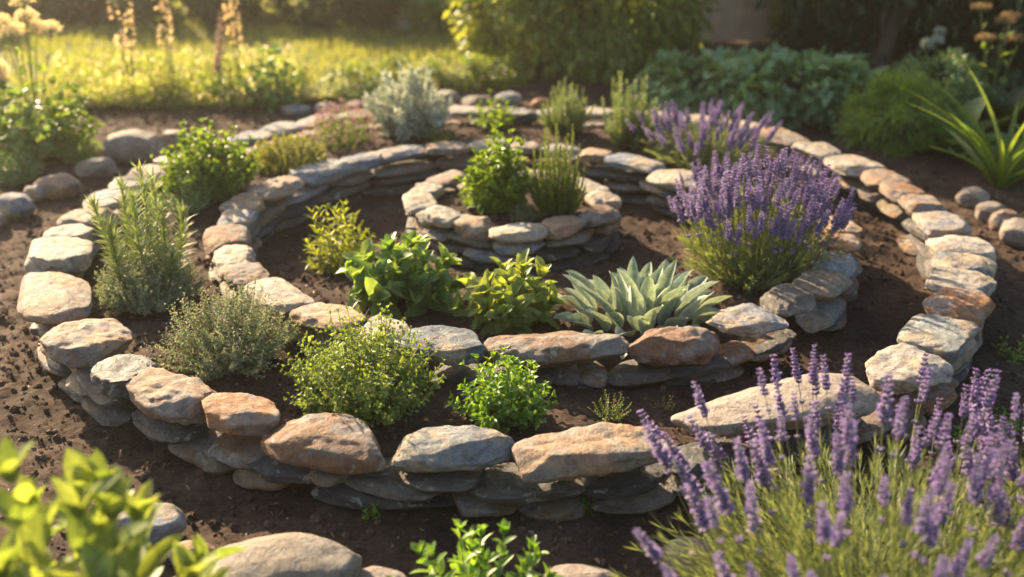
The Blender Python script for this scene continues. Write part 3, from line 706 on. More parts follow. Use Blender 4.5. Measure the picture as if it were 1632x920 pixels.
def herb(name, u, v, wpx, hpx, label, cat, mat, n=30, lL=.03, lW=.015, nn=8, per=2, ang=1.0, T=('oval', 4, .25, .2, 0), spread=1.0, seed=1, stem=M_STEMG, sr=.0014,
         branches=0, group=None, t0=.15, grow=(1, .55), term=2, wig=.03, dec=True, flower=None, z=None, up=0.0, base_r=.22, scat=1.0, hvar=.12, mat2=None, xyz=None):
    """a herb whose base stands at photo point (u, v)"""
    zb = .05 if z is None else z
    p = G(u, v, zb) if xyz is None else np.array(xyz, float)
    if xyz is None: p = GS(u, v)
    m_ = mpp(p); W_ = wpx * m_ / 2; H_ = hpx * m_ / .93
    rng = np.random.default_rng(seed); e = empty(name, p, label, cat, group); BL, BS, BF = MB(), MB(), MB(); T = tpl(*T)
    D, ti = dome_dirs(rng, n, spread)
    for i in range(n):
        q = D[i].copy(); hs = np.sin(ti[i]) / max(math.sin(min(spread, 1.5)), .3)
        # end point on an ellipsoid dome
        end = np.array([D[i][0] / max(np.sin(ti[i]), .05) * hs * W_, D[i][1] / max(np.sin(ti[i]), .05) * hs * W_, H_ * (max(0.0, 1 - .80 * hs ** 2.2)) ** .75])
        end *= rng.uniform(1 - hvar * 1.6, 1 + hvar * .7); end[2] = max(end[2], .015)
        b0 = p + np.array([end[0], end[1], 0]) * base_r * scat * rng.uniform(.2, 1.3); b0[2] = p[2] - .005
        vec = p + end - b0; L = np.linalg.norm(vec); out = unit(vec * [1, 1, 0])
        d0 = unit(unit(vec) + out * .35 * hs); bend = unit(vec) - d0
        P = path(b0, d0, L, bend, 8, wig, rng)
        add_tube(BS, P, sr, sr * .5)
        dress(BL, P, rng, nn, per, lL, lW, ang, T, t0, grow, term, up=up, dec=dec)
        for b in range(branches):
            s0 = rng.uniform(.25, .85); k = int(s0 * 7); q0 = P[k]; dd = unit(unit(P[k + 1 if k < 7 else 7] - P[k - 1]) + rng.normal(0, .55, 3) * [1, 1, .5]); LL = L * (1 - s0) * rng.uniform(.7, 1.1) + .01
            P2 = path(q0, dd, LL, [0, 0, .15], 5, wig, rng); add_tube(BS, P2, sr * .6, sr * .3, 3)
            dress(BL, P2, rng, max(3, int(nn * .6)), per, lL * .85, lW * .85, ang, T, .1, grow, term, up=up, dec=dec)
            if flower and rng.random() < flower[1]: blossoms(BF, P2[-1], unit(P2[-1] - P2[-2]), rng, *flower[2:])
        if flower and rng.random() < flower[1]: blossoms(BF, P[-1], unit(P[-1] - P[-2]), rng, *flower[2:])
    BS.build('stems', stem, e); BL.build('foliage', mat, e)
    if BF.v: BF.build('blossoms', flower[0], e)
    return e
def blossoms(B, p, d, rng, n=5, r=.006, l=.01):
    T = tpl('spoon', 3, .2, .2, 0)
    P = p + rng.normal(0, r, (n, 3)) + d * rng.uniform(-l, l, (n, 1)); az = rng.normal(size=(n, 3)) + d
    for k in range(4): add_leaves(B, P, az + rng.normal(0, .6, (n, 3)), d, r * .9, r * .8, T, rng)
# lavender spike variants, drawn from the origin up +Z
def ell(B, c, d, L, r, rv, m):
    X = unit(np.cross(d, [.3, .2, .9])); Yv = np.cross(d, X); a = np.arange(5) * 2 * np.pi / 5; V = []
    for t, k in ((0, .35), (.35, 1), (.75, .8), (1, .15)):
        V.append(c + d * L * t + (X * np.cos(a)[:, None] + Yv * np.sin(a)[:, None]) * r * k)
    F = [(i * 5 + j, i * 5 + (j + 1) % 5, (i + 1) * 5 + (j + 1) % 5, (i + 1) * 5 + j) for i in range(3) for j in range(5)]
    B.add(np.concatenate(V), F, rv, np.repeat([0, .35, .75, 1], 5), m)
def spike_mesh(seed, H=.28, SL=.06, SR=.010, detail=1.0):
    rng = np.random.default_rng(seed); B = MB(); lean = rng.normal(0, .05, 2)
    pts = np.array([[lean[0] * t * t * H, lean[1] * t * t * H, H * t] for t in np.linspace(0, 1, 8)])
    add_tube(B, pts, .0016, .0010, 4, 0)
    nw = int(7 * SL / .06); top = pts[-1]; dirv = unit(pts[-1] - pts[-2])
    for w in range(nw):
        s_ = w / (nw - 1); c = top - dirv * SL * (1 - s_) + dirv * .006; rr = SR * (1 - .5 * s_) * (.8 if w == 0 else 1); k = 8 if w else 5
        if rng.random() < .12 and w not in (0, nw - 1): k = 4
        for j in range(k):
            az = j * 2 * np.pi / k + w * .5 + rng.normal(0, .2); d = unit(np.array([math.cos(az), math.sin(az), .75 + rng.normal(0, .25)]))
            ell(B, c + d * rr * .1, d, rr * rng.uniform(.8, 1.1), rr * .30, rng.random(), 1)
            if rng.random() < .55:
                pb = c + d * rr * .95
                add_leaves(B, np.repeat(pb[None], 3, 0), d + rng.normal(0, .55, (3, 3)), np.array([0, 0, 1.]), rr * .55, rr * .42, tpl('spoon', 2, .2, .3, 0), rng, 2)
    if rng.random() < .6:
        c = top - dirv * SL * 1.55
        for j in range(4):
            az = j * 1.57; d = unit(np.array([math.cos(az), math.sin(az), .9])); ell(B, c, d, SR * .8, SR * .27, rng.random(), 1)
    return B
M_LSTEM = leafmat('lavender_stem', (.14, .17, .07), (.20, .21, .09), trans=.2)
M_CALYX = leafmat('lavender_calyx', (.12, .095, .20), (.27, .21, .36), (.31, .24, .38), trans=.22, rough=.6, tcol=(1.5, 1.2, 1.3))
M_PETAL = leafmat('lavender_petal', (.22, .155, .43), (.48, .37, .62), trans=.4, rough=.6, tcol=(1.4, 1.1, 1.3))
SPK = [spike_mesh(200 + i, .30, SL, SR).build('flower_spike', [M_LSTEM, M_CALYX, M_PETAL]) for i, (SL, SR) in enumerate([(.085, .0145), (.07, .013), (.095, .014), (.06, .0125), (.09, .015), (.075, .013)])]
SPKM = [o.data for o in SPK]
for o in SPK: bpy.data.objects.remove(o)
M_LFOL = leafmat('lavender_foliage', (.12, .18, .08), (.24, .29, .14), (.27, .30, .15), trans=.3, rough=.6)
def lavender(p, Rr, H, nspike, nfol, seed, label, group=None, lL=.045, sscale=1.0, tops=None):
    rng = np.random.default_rng(seed); e = empty('lavender_bush', p, label, 'lavender', group); BL, BS = MB(), MB(); p = np.asarray(p, float)
    D, ti = dome_dirs(rng, nfol, 1.25)
    for i in range(nfol):
        hs = math.sin(ti[i]) / math.sin(1.25); az = math.atan2(D[i][1], D[i][0])
        end = np.array([math.cos(az) * hs * Rr * .95, math.sin(az) * hs * Rr * .95, H * .66 * max(.0, 1 - .75 * hs ** 2) ** .8]) * rng.uniform(.75, 1.1)
        b0 = p + end * [.25, .25, 0]; vec = p + end - b0; L = np.linalg.norm(vec); out = unit(vec * [1, 1, 0]); d0 = unit(unit(vec) + out * .4 * hs)
        P = path(b0, d0, L, unit(vec) - d0 + np.array([0, 0, .0]), 6, .02, rng); add_tube(BS, P, .0018, .0008, 3)
        dress(BL, P, rng, 15, 2, lL, .0036, .55, tpl('needle', 2, .2, .1, 0), .2, (1, .8), 3, dec=True)
    BS.build('stems', M_LSTEM, e); BL.build('foliage', M_LFOL, e)
    D, ti = dome_dirs(rng, nspike, 1.0); order = rng.permutation(nspike); stuffB = None
    for c_, i in enumerate(order):
        hs = math.sin(ti[i]) / math.sin(1.0); az = math.atan2(D[i][1], D[i][0])
        end = np.array([math.cos(az) * hs * Rr * 1.08, math.sin(az) * hs * Rr * 1.08, H * (1 - .30 * hs ** 2)]) * rng.uniform(.80, 1.05)
        b0 = end * np.array([.58, .58, .0]); b0[2] = 0; vec = end - b0; d = Vector(unit(vec)); L = np.linalg.norm(vec)
        me = SPKM[rng.integers(len(SPKM))]
        sc = sscale * rng.uniform(.85, 1.15); start = Vector(end) - d * .30 * sc
        q = d.to_track_quat('Z', 'Y') @ Euler((0, 0, rng.uniform(0, 6))).to_quaternion()
        if c_ < 98:
            o = bpy.data.objects.new('flower_spike', me); COL.objects.link(o); o.parent = e
            o.location = start; o.rotation_mode = 'QUATERNION'; o.rotation_quaternion = q; o.scale = (sc,) * 3
        else:
            if stuffB is None: stuffB = []
            stuffB.append((me, Matrix.LocRotScale(start, q, (sc,) * 3)))
    if stuffB:
        import bmesh
        bm = bmesh.new()
        for me, mx in stuffB:
            t_ = me.copy(); t_.transform(mx); bm.from_mesh(t_); bpy.data.meshes.remove(t_)
        me = bpy.data.meshes.new('flower_spikes'); bm.to_mesh(me); bm.free()
        for m in (M_LSTEM, M_CALYX, M_PETAL): me.materials.append(m)
        o = bpy.data.objects.new('flower_spikes', me); COL.objects.link(o); o.parent = e; o['kind'] = 'stuff'
    return e

# ------------------------------------------------------------------ leaf materials
M_SAGE = leafmat('sage_leaf', (.09, .17, .05), (.20, .28, .085), trans=.45, rough=.42, spec=.5)
M_SAGE2 = leafmat('young_sage_leaf', (.13, .19, .05), (.25, .30, .09), trans=.42, rough=.5)
M_MINT = leafmat('mint_leaf', (.08, .18, .03), (.20, .32, .06), trans=.40, rough=.45)
M_OREG = leafmat('oregano_leaf', (.11, .18, .04), (.28, .35, .10), trans=.38, rough=.55)
M_THY = leafmat('thyme_leaf', (.14, .18, .08), (.38, .41, .25), trans=.32, rough=.7, tcol=(1.35, 1.35, .95))
M_ROS = leafmat('rosemary_leaf', (.13, .19, .06), (.25, .30, .12), (.32, .35, .17), trans=.30, rough=.5, tcol=(1.5, 1.55, .8))
M_ROSD = leafmat('central_rosemary_leaf', (.07, .13, .03), (.14, .20, .045), (.24, .26, .06), trans=.35, rough=.5)
M_TARR = leafmat('tarragon_leaf', (.17, .22, .04), (.29, .31, .06), trans=.45, rough=.5)
M_BALM = leafmat('lemon_balm_leaf', (.09, .17, .02), (.19, .27, .03), trans=.45, rough=.42)
M_SILV = leafmat('silver_wormwood_leaf', (.32, .36, .30), (.52, .54, .46), trans=.25, rough=.75, tcol=(1.3, 1.3, 1.0))
M_EAR = leafmat('lamb_ear_leaf', (.17, .23, .15), (.30, .37, .27), (.55, .60, .47), trans=.2, rough=.75, tcol=(1.3, 1.3, .9), hair=.5, spec=.2)
M_SED = leafmat('stonecrop_leaf', (.19, .21, .06), (.33, .33, .10), trans=.3, rough=.5)
M_PINK = leafmat('pink_petal', (.50, .18, .26), (.68, .40, .50), trans=.35, rough=.6, tcol=(1.3, 1, 1))
M_WHITE = leafmat('pale_petal', (.50, .42, .34), (.68, .60, .50), trans=.35, rough=.6, tcol=(1.2, 1.1, .9))
M_THFL = leafmat('thyme_flower', (.42, .27, .22), (.60, .44, .36), trans=.3, rough=.6, tcol=(1.2, 1, .9))
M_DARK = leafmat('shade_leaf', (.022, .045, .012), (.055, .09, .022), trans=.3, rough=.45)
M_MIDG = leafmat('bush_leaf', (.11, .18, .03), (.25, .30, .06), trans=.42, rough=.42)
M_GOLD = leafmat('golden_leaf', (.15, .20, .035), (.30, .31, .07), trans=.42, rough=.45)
M_BLUE = leafmat('blue_green_leaf', (.12, .22, .09), (.27, .37, .17), trans=.22, rough=.5)
M_FERN = leafmat('ferny_leaf', (.13, .22, .035), (.22, .31, .06), trans=.4, rough=.55)
M_STRAP = leafmat('strap_leaf', (.10, .17, .035), (.20, .27, .06), trans=.45, rough=.35)
M_BRN = leafmat('seed_head', (.20, .13, .075), (.33, .23, .14), trans=.25, rough=.8)
M_CREAM = leafmat('cream_blossom', (.66, .58, .38), (.82, .74, .52), trans=.55, rough=.6, tcol=(1.3, 1.1, .8))

# ------------------------------------------------------------------ herbs in the rings
herb('rosemary_plant', 237, 465, 175, 190, 'tall spiky rosemary with upright needle shoots on the left bed', 'rosemary', M_ROS, n=12, lL=.066, lW=.0082, nn=34, per=4,
     ang=.95, T=('needle', 3, .2, .22, 0), spread=.55, seed=31, stem=M_STEMG, sr=.003, t0=.08, grow=(1, .8), term=4, dec=False, base_r=.5, hvar=.1)
herb('thyme_plant', 238, 482, 180, 78, 'bushy grey-green thyme growing round the foot of the tall spiky rosemary', 'thyme', M_THY, n=120, lL=.018, lW=.011, nn=16, per=2,
     ang=1.1, T=('oval', 2, .2, .2, 0), spread=1.3, seed=32, stem=M_STEMB, sr=.0009, branches=5, base_r=.35)
herb('thyme_plant', 368, 580, 225, 125, 'wide grey thyme with pinkish dry tips in the left front bed', 'thyme', M_THY, n=110, lL=.019, lW=.012, nn=15, per=2,
     ang=1.1, T=('oval', 2, .2, .2, 0), spread=1.3, seed=33, stem=M_STEMB, sr=.0010, branches=4, flower=(M_THFL, .30, 5, .005, .012), base_r=.3, hvar=.2)
herb('oregano_plant', 580, 648, 250, 145, 'large bright oregano spilling behind the big brown boulder', 'oregano', M_OREG, n=120, lL=.025, lW=.018, nn=9, per=2,
     ang=1.15, T=('oval', 3, .25, .25, 0), spread=1.35, seed=34, branches=3, flower=(M_WHITE, .10, 3, .003, .008), base_r=.35, hvar=.2)
herb('mint_plant', 803, 672, 160, 105, 'low bright green mint in front of the long rust-stained boulder', 'mint', M_MINT, n=44, lL=.044, lW=.027, nn=6, per=2,
     ang=1.15, T=('oval', 4, .3, .25, .02), spread=1.2, seed=35, branches=1, base_r=.35)
herb('sage_plant', 640, 482, 165, 84, 'glossy broad-leaved sage right of the yellow-green tarragon', 'sage', M_SAGE, n=22, lL=.098, lW=.066, nn=4, per=2,
     ang=1.25, T=('oval', 9, .3, .25, .015), spread=1.15, seed=36, sr=.0022, t0=.3, grow=(1.1, .8), term=3, base_r=.3)
herb('sage_plant', 815, 517, 140, 88, 'yellow-green young sage left of the silver lamb ear plant', 'sage', M_SAGE2, n=18, lL=.092, lW=.056, nn=4, per=2,
     ang=1.25, T=('oval', 6, .3, .25, .015), spread=1.15, seed=37, sr=.0022, t0=.3, grow=(1.1, .8), term=3, base_r=.3)
herb('tarragon_plant', 540, 432, 115, 118, 'yellow-green tarragon with narrow leaves inside the middle wall at left', 'tarragon', M_TARR, n=24, lL=.062, lW=.019, nn=9, per=2,
     ang=1.05, T=('lance', 4, .3, .3, 0), spread=.95, seed=38, sr=.0018, dec=False, base_r=.3)
# lamb ear: rosette of long felted leaves
def rosette(name, u, v, label, cat, mat, n, Lm, Wm, T, seed, spread=1.35, droop=.0, group=None, xyz=None, stem=False, jit=.12, hts=1.0, crown=.05, pw=.62):
    p = G(u, v, .05) if xyz is None else np.array(xyz, float)
    if xyz is None: p = GS(u, v)
    rng = np.random.default_rng(seed); e = empty(name, p, label, cat, group); B = MB()
    az = np.arange(n) * 2.39996; q = (np.arange(n) + .5) / n; ti = spread * q ** pw + rng.normal(0, jit, n); ti = np.clip(ti, .02, 1.5)
    D = np.stack([np.sin(ti) * np.cos(az), np.sin(ti) * np.sin(az), np.cos(ti) * hts], 1)
    P = p + np.stack([np.cos(az), np.sin(az), az * 0], 1) * (crown * np.sqrt(q))[:, None]
    U = np.stack([-np.cos(az) * np.cos(ti), -np.sin(az) * np.cos(ti), np.sin(ti) + .05], 1) + rng.normal(0, .35, (n, 3))
    D = D + rng.normal(0, .10, (n, 3))
    add_leaves(B, P, D, U, Lm * rng.uniform(.62, 1.12, n) * (1 - .25 * q), Wm * rng.uniform(.8, 1.15, n), T, rng)
    B.build('leaves', mat, e); return e
rosette('lamb_ear_plant', 1018, 512, 'silvery felted lamb ear plant behind the tall speckled boulder', 'lamb ear', M_EAR, 60, .195, .060, tpl('ear', 10, .42, .25, .004, 4), 41, 1.3, jit=.24, crown=.20, hts=1.45, pw=1.05)
# inner ring
herb('lemon_balm_plant', 795, 333, 110, 115, 'tall lemon balm with bright leaves inside the inner stone ring', 'lemon balm', M_BALM, n=34, lL=.060, lW=.042, nn=8, per=2,
     ang=1.2, T=('oval', 4, .3, .25, .02), spread=.85, seed=51, sr=.002, base_r=.3, branches=1)
herb('rosemary_plant', 885, 342, 105, 130, 'dense upright rosemary bush inside the inner stone ring', 'rosemary', M_ROSD, n=85, lL=.024, lW=.0055, nn=34, per=4,
     ang=.8, T=('needle', 2, .2, .1, 0), spread=.85, seed=52, sr=.0016, dec=False, base_r=.4, hvar=.18)
herb('herb_plant', 752, 330, 50, 45, 'small white-flowered herb at the left foot of the lemon balm', 'herb', M_OREG, n=30, lL=.016, lW=.010, nn=8, per=2, seed=53,
     flower=(M_WHITE, .5, 4, .005, .01), T=('oval', 3, .2, .2, 0), spread=1.1)
herb('thyme_plant', 836, 352, 50, 30, 'tiny grey-green thyme cushion at the front inside the inner ring', 'thyme', M_THY, n=50, lL=.009, lW=.005, nn=10, per=2, seed=54, T=('oval', 2, .2, .2, 0), spread=1.3, branches=1)
# left and rear beds
herb('lemon_balm_plant', 335, 312, 150, 108, 'leafy lemon balm with yellow-green tips on the rear left bed', 'lemon balm', M_BALM, n=64, lL=.055, lW=.038, nn=8, per=2,
     ang=1.2, T=('oval', 4, .3, .25, .02), spread=1.15, seed=55, sr=.002, base_r=.35, branches=1)
herb('herb_plant', 300, 335, 110, 60, 'feathery blue-green herb at the foot of the rear left lemon balm', 'herb', M_BLUE, n=50, lL=.022, lW=.008, nn=12, per=2, seed=56, T=('lance', 2, .2, .2, 0), spread=1.25, branches=1)
herb('stonecrop_plant', 460, 268, 130, 48, 'low yellow stonecrop cushion behind the angular orange-tan stone', 'stonecrop', M_SED, n=170, lL=.016, lW=.010, nn=14, per=4,
     ang=.9, T=('oval', 2, .1, .1, 0), spread=1.3, seed=57, sr=.002, base_r=.7, grow=(1, .9), hvar=.08)
herb('thyme_plant', 545, 228, 120, 62, 'pink flowered thyme on the rear bed left of the silver wormwood', 'thyme', M_MIDG, n=110, lL=.020, lW=.012, nn=8, per=2, seed=58,
     T=('oval', 2, .2, .2, 0), spread=1.25, flower=(M_PINK, .9, 5, .009, .008), base_r=.6)
herb('wormwood_plant', 652, 214, 130, 92, 'silver wormwood with pale feathery leaves on the rear bed', 'wormwood', M_SILV, n=40, lL=.080, lW=.022, nn=9, per=3,
     ang=.8, T=('lance', 4, .3, .15, .01), spread=1.15, seed=59, sr=.002, dec=False, base_r=.3, grow=(1.1, .7))
herb('herb_plant', 787, 204, 70, 50, 'small leafy yellow-green herb on the rear bed right of the wormwood', 'herb', M_BALM, n=22, lL=.042, lW=.032, nn=4, per=2, seed=60, T=('oval', 4, .3, .2, 0), spread=1.1)
herb('rosemary_plant', 902, 212, 85, 72, 'soft rosemary clump on the rear bed, left of a yellower one', 'rosemary', M_ROS, n=80, lL=.034, lW=.007, nn=22, per=3, ang=.7, T=('needle', 2, .2, .1, 0),
     spread=.9, seed=61, dec=False, base_r=.4, hvar=.2)
herb('rosemary_plant', 1003, 232, 95, 105, 'tall yellow-tipped rosemary clump on the rear bed beside the small lavender', 'rosemary', M_ROS, n=80, lL=.036, lW=.007, nn=26, per=3, ang=.65, T=('needle', 2, .2, .1, 0),
     spread=.8, seed=62, dec=False, base_r=.4, hvar=.25)
herb('herb_plant', 700, 225, 60, 28, 'low dark herb on the rear bed right of the wormwood foot', 'herb', M_MIDG, n=30, lL=.02, lW=.012, nn=6, seed=63, spread=1.3, T=('oval', 3, .2, .2, 0))
herb('sage_plant', 1075, 255, 70, 50, 'small grey-green sage between the rear rosemary and the small lavender', 'sage', M_BLUE, n=30, lL=.03, lW=.014, nn=6, seed=64, spread=1.2, T=('oval', 3, .2, .2, 0))
# weeds
herb('seedling', 972, 668, 70, 42, 'wispy seedling clump with reddish base on the soil in front of the middle wall', 'seedling', M_OREG, n=22, lL=.012, lW=.005, nn=9, seed=65, spread=1.0, T=('lance', 2, .2, .2, 0), flower=(M_THFL, .4, 3, .003, .008))
herb('seedling', 1062, 655, 34, 24, 'tiny yellow-tipped seedling left of the longest beige stone', 'seedling', M_SED, n=10, lL=.012, lW=.005, nn=5, seed=66, spread=1.1, T=('lance', 2, .2, .2, 0))
for i, (u, v, w, h, lab) in enumerate([(595,826,36,22,'tiny weed sprout in the soil below the longest thin slate'),(945,812,34,30,'green sprout at the right end of the thick grey-brown slate'),
      (1612,575,60,40,'bright weed clump beside the right path near the rusty domed boulder'),(1605,690,60,45,'leafy weed at the right edge behind the front lavender'),
      (1535,715,50,40,'dark leafy weed in the soil right of the craggy cream slab'),(1560,790,60,70,'yellow-green weed rising among the right lavender spikes'),(20,350,60,24,'low weed beside the left border boulders'),(1240,300,30,20,'sprout in the soil of the inner bed behind lavender')]):
    herb('weed', u, v, w, h, lab, 'weed', M_MINT if i % 2 else M_FERN, n=9, lL=.03, lW=.012, nn=4, seed=70 + i, spread=1.1, T=('lance', 4, .3, .25, 0))

# lavenders
pL = GS(1205, 447); lavender(pL, .30, .47, 165, 420, 81, 'big purple lavender bush overhanging the right side of the middle wall', lL=.05)
pL2 = GS(1125, 258); lavender(pL2, .30, .26, 75, 150, 82, 'small lavender clump behind the big one, near the rear rosemary')
lavender((.80, 2.02, 0), .56, .56, 135, 520, 83, 'blurred front lavender bush at the lower right with purple spikes', sscale=1.05, lL=.06)
lavender((1.28, 2.22, 0), .33, .50, 80, 140, 84, 'sparser front lavender with pinkish spikes at the right edge', sscale=1.05, lL=.06)
# foreground herbs
herb('bay_shrub', 0, 0, 600, 505, 'out of focus leafy shrub with glossy leaves in the lower left corner', 'shrub', M_SAGE2, n=46, lL=.125, lW=.062, nn=7, per=2, ang=1.1,
     T=('oval', 6, .25, .25, .01), spread=1.0, seed=91, sr=.003, xyz=(-.78, 1.62, 0), t0=.3, grow=(1, .8), term=3, base_r=.3, hvar=.18)
herb('sage_plant', 0, 0, 260, 140, 'out of focus bright herb at the bottom centre of the picture', 'sage', M_MINT, n=22, lL=.05, lW=.026, nn=7, per=2, ang=1.1,
     T=('oval', 5, .25, .25, .01), spread=1.0, seed=92, sr=.002, xyz=(-.075, 2.12, 0), t0=.25, grow=(1, .8), term=3, base_r=.3, hvar=.12)

# ------------------------------------------------------------------ background planting
def mass(B, c, rad, n, lL, lW, T, rng, clumps=40, fill=.35, drop=.3):
    """foliage clumps over an ellipsoid volume, gaps between them"""
    c = np.asarray(c, float); rad = np.asarray(rad, float)
    hz = rng.uniform(-.97, 1, clumps); az = rng.uniform(0, 6.2832, clumps); rr = rng.uniform(fill, 1, clumps) ** .6 * (1 - np.clip(hz, 0, 1) ** 2.4) ** .5 * (1 - .15 * np.clip(-hz, 0, 1))
    cc = c + np.stack([np.cos(az) * rr, np.sin(az) * rr, hz], 1) * rad; k = rng.integers(clumps, size=n); s_ = rad.min() * .30
    off = rng.normal(size=(n, 3)) * s_ * .6; P = cc[k] + off; P[:, 2] = np.maximum(P[:, 2], .02)
    D = unit(off + (cc[k] - c) * .5) + rng.normal(0, .45, (n, 3)); D[:, 2] -= drop
    add_leaves(B, P, D, np.array([0, 0, 1.]) + rng.normal(0, .35, (n, 3)), lL * rng.uniform(.6, 1.3, n), lW * rng.uniform(.7, 1.2, n), T, rng)
    return cc
def shrub(name, u, v, W_, H_, label, cat, mat, n, lL, lW, seed, T=('oval', 3, .25, .2, 0), clumps=40, woody=True, group=None, depth=None, xy=None, lift=0.0, trunk=None):
    p = G(u, v, .0) if xy is None else np.array([*xy, 0.0]); rng = np.random.default_rng(seed); e = empty(name, p, label, cat, group); B, S = MB(), MB()
    rad = np.array([W_ / 2, (depth or W_) / 2, (H_ - lift) / 2 * 1.05]); c = p + [0, 0, lift + (H_ - lift) * .5]
    cc = mass(B, c, rad, n, lL, lW, tpl(*T), rng, clumps)
    for q in cc[:26]:
        b = p + rng.normal(0, .02 + .06 * W_, 3) * [1, 1, 0]
        mid = (b + q) / 2 + rng.normal(0, .04, 3); t = np.linspace(0, 1, 6)[:, None]
        add_tube(S, (1 - t) ** 2 * b + 2 * t * (1 - t) * mid + t ** 2 * q, (.012 if woody else .005) * (W_ if W_ > 1 else 1), .002, 5)
    if trunk: add_tube(S, trunk, .07, .035, 8)
    S.build('trunk' if trunk else 'stems', M_STEMB if woody else M_STEMG, e); B.build('crown' if trunk else 'foliage', mat, e)
    return e
# far hedge shrubs beyond the lawn
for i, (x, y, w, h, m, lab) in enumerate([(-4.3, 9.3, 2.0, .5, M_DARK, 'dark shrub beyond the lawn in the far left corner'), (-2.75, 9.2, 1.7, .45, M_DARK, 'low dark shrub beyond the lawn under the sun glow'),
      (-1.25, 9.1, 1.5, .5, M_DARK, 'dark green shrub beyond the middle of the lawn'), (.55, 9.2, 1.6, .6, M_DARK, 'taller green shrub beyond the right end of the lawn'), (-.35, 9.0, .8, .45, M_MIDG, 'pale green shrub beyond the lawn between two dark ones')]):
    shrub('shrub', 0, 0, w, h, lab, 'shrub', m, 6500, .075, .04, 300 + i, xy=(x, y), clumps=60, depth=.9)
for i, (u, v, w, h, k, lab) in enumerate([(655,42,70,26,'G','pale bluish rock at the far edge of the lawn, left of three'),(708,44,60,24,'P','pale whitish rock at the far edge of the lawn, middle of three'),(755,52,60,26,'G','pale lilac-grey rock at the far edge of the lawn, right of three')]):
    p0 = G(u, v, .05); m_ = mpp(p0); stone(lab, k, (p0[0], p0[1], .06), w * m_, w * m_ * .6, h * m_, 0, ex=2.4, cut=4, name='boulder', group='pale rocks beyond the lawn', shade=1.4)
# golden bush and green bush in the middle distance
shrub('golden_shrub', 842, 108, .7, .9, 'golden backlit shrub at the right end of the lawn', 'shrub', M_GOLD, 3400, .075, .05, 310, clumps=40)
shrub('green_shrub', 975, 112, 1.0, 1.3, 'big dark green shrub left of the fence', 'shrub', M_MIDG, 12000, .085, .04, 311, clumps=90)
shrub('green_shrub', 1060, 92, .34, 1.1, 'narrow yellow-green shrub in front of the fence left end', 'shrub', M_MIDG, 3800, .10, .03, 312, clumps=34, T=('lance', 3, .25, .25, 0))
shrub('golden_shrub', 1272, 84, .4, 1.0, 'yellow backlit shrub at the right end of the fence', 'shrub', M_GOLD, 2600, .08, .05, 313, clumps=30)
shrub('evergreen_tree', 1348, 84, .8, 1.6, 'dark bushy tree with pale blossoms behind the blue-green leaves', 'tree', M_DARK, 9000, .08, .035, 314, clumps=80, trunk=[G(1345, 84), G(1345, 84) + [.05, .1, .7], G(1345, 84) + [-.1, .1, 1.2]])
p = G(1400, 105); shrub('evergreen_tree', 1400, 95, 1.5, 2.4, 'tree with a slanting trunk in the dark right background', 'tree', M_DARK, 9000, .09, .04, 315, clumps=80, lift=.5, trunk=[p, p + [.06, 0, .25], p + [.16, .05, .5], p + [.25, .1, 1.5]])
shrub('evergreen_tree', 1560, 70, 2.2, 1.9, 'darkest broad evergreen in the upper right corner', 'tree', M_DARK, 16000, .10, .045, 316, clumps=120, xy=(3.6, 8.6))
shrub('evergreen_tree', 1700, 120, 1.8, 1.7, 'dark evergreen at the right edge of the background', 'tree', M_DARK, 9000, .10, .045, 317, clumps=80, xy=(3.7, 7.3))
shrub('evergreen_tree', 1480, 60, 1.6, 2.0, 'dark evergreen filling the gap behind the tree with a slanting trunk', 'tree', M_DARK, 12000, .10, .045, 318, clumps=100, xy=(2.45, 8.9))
# fence
M_WOOD = plainmat('weathered_fence_wood', (.46, .33, .24), (.62, .47, .36), .85, 12, .4)
def fence():
    y = 8.45; x0, x1 = G(1085, 40)[0] * y / G(1085, 40)[1] - .3, 2.1; p = ((x0 + x1) / 2, y, 0)
    e = empty('wooden_fence', p, 'weathered grey vertical board fence between the background shrubs', 'fence'); rng = random.Random(4); x = x0
    def box(nm, a, b):
        B = MB(); V = [(X_, Y_, Z_) for X_ in (a[0], b[0]) for Y_ in (a[1], b[1]) for Z_ in (a[2], b[2])]
        B.add(V, [(0, 1, 3, 2), (4, 6, 7, 5), (0, 4, 5, 1), (2, 3, 7, 6), (0, 2, 6, 4), (1, 5, 7, 3)]); o = B.build(nm, M_WOOD, e, smooth=False)
        bv = o.modifiers.new('bevel', 'BEVEL'); bv.width = .004; bv.segments = 2
    while x < x1:
        w = .14; box('board', (x, y + rng.uniform(0, .006), .02), (x + w, y + .02 + rng.uniform(0, .006), 1.55 + rng.uniform(-.02, .02))); x += w + .002
    for z in (.35, 1.25): box('rail', (x0, y + .03, z), (x1, y + .07, z + .09))
fence()
# blue-green broad leaves in a row
for i, (u, v, s_, lab) in enumerate([(1078,172,.9,'leftmost blue-green cabbage-like plant of the rear border'),(1135,178,1.0,'second blue-green cabbage-like plant of the rear border from the left'),
      (1200,184,1.1,'third blue-green cabbage-like plant, in the middle of the rear border'),(1268,186,1.1,'fourth blue-green cabbage-like plant of the rear border'),
      (1330,186,1.0,'fifth blue-green cabbage-like plant, nearest the ferny clump'),(1235,163,.9,'back row blue-green plant in front of the fence'),(1150,163,.85,'back row blue-green plant left of the fence middle'),(1320,163,.9,'back row blue-green plant below the dark bushy tree')]):
    shrub('broad_leaf_plant', u, v, .55 * s_, .22 * s_, lab, 'leafy plant', M_BLUE, 520, .12, .10, 330 + i, T=('heart', 5, .2, .3, .02), clumps=22, woody=False, group='blue-green plants along the rear border')
shrub('broad_leaf_plant', 1345, 205, .34, .16, 'low blue-green seedling plant beside the ferny clump', 'leafy plant', M_BLUE, 160, .06, .05, 340, T=('heart', 4, .2, .3, .02), clumps=14, woody=False)
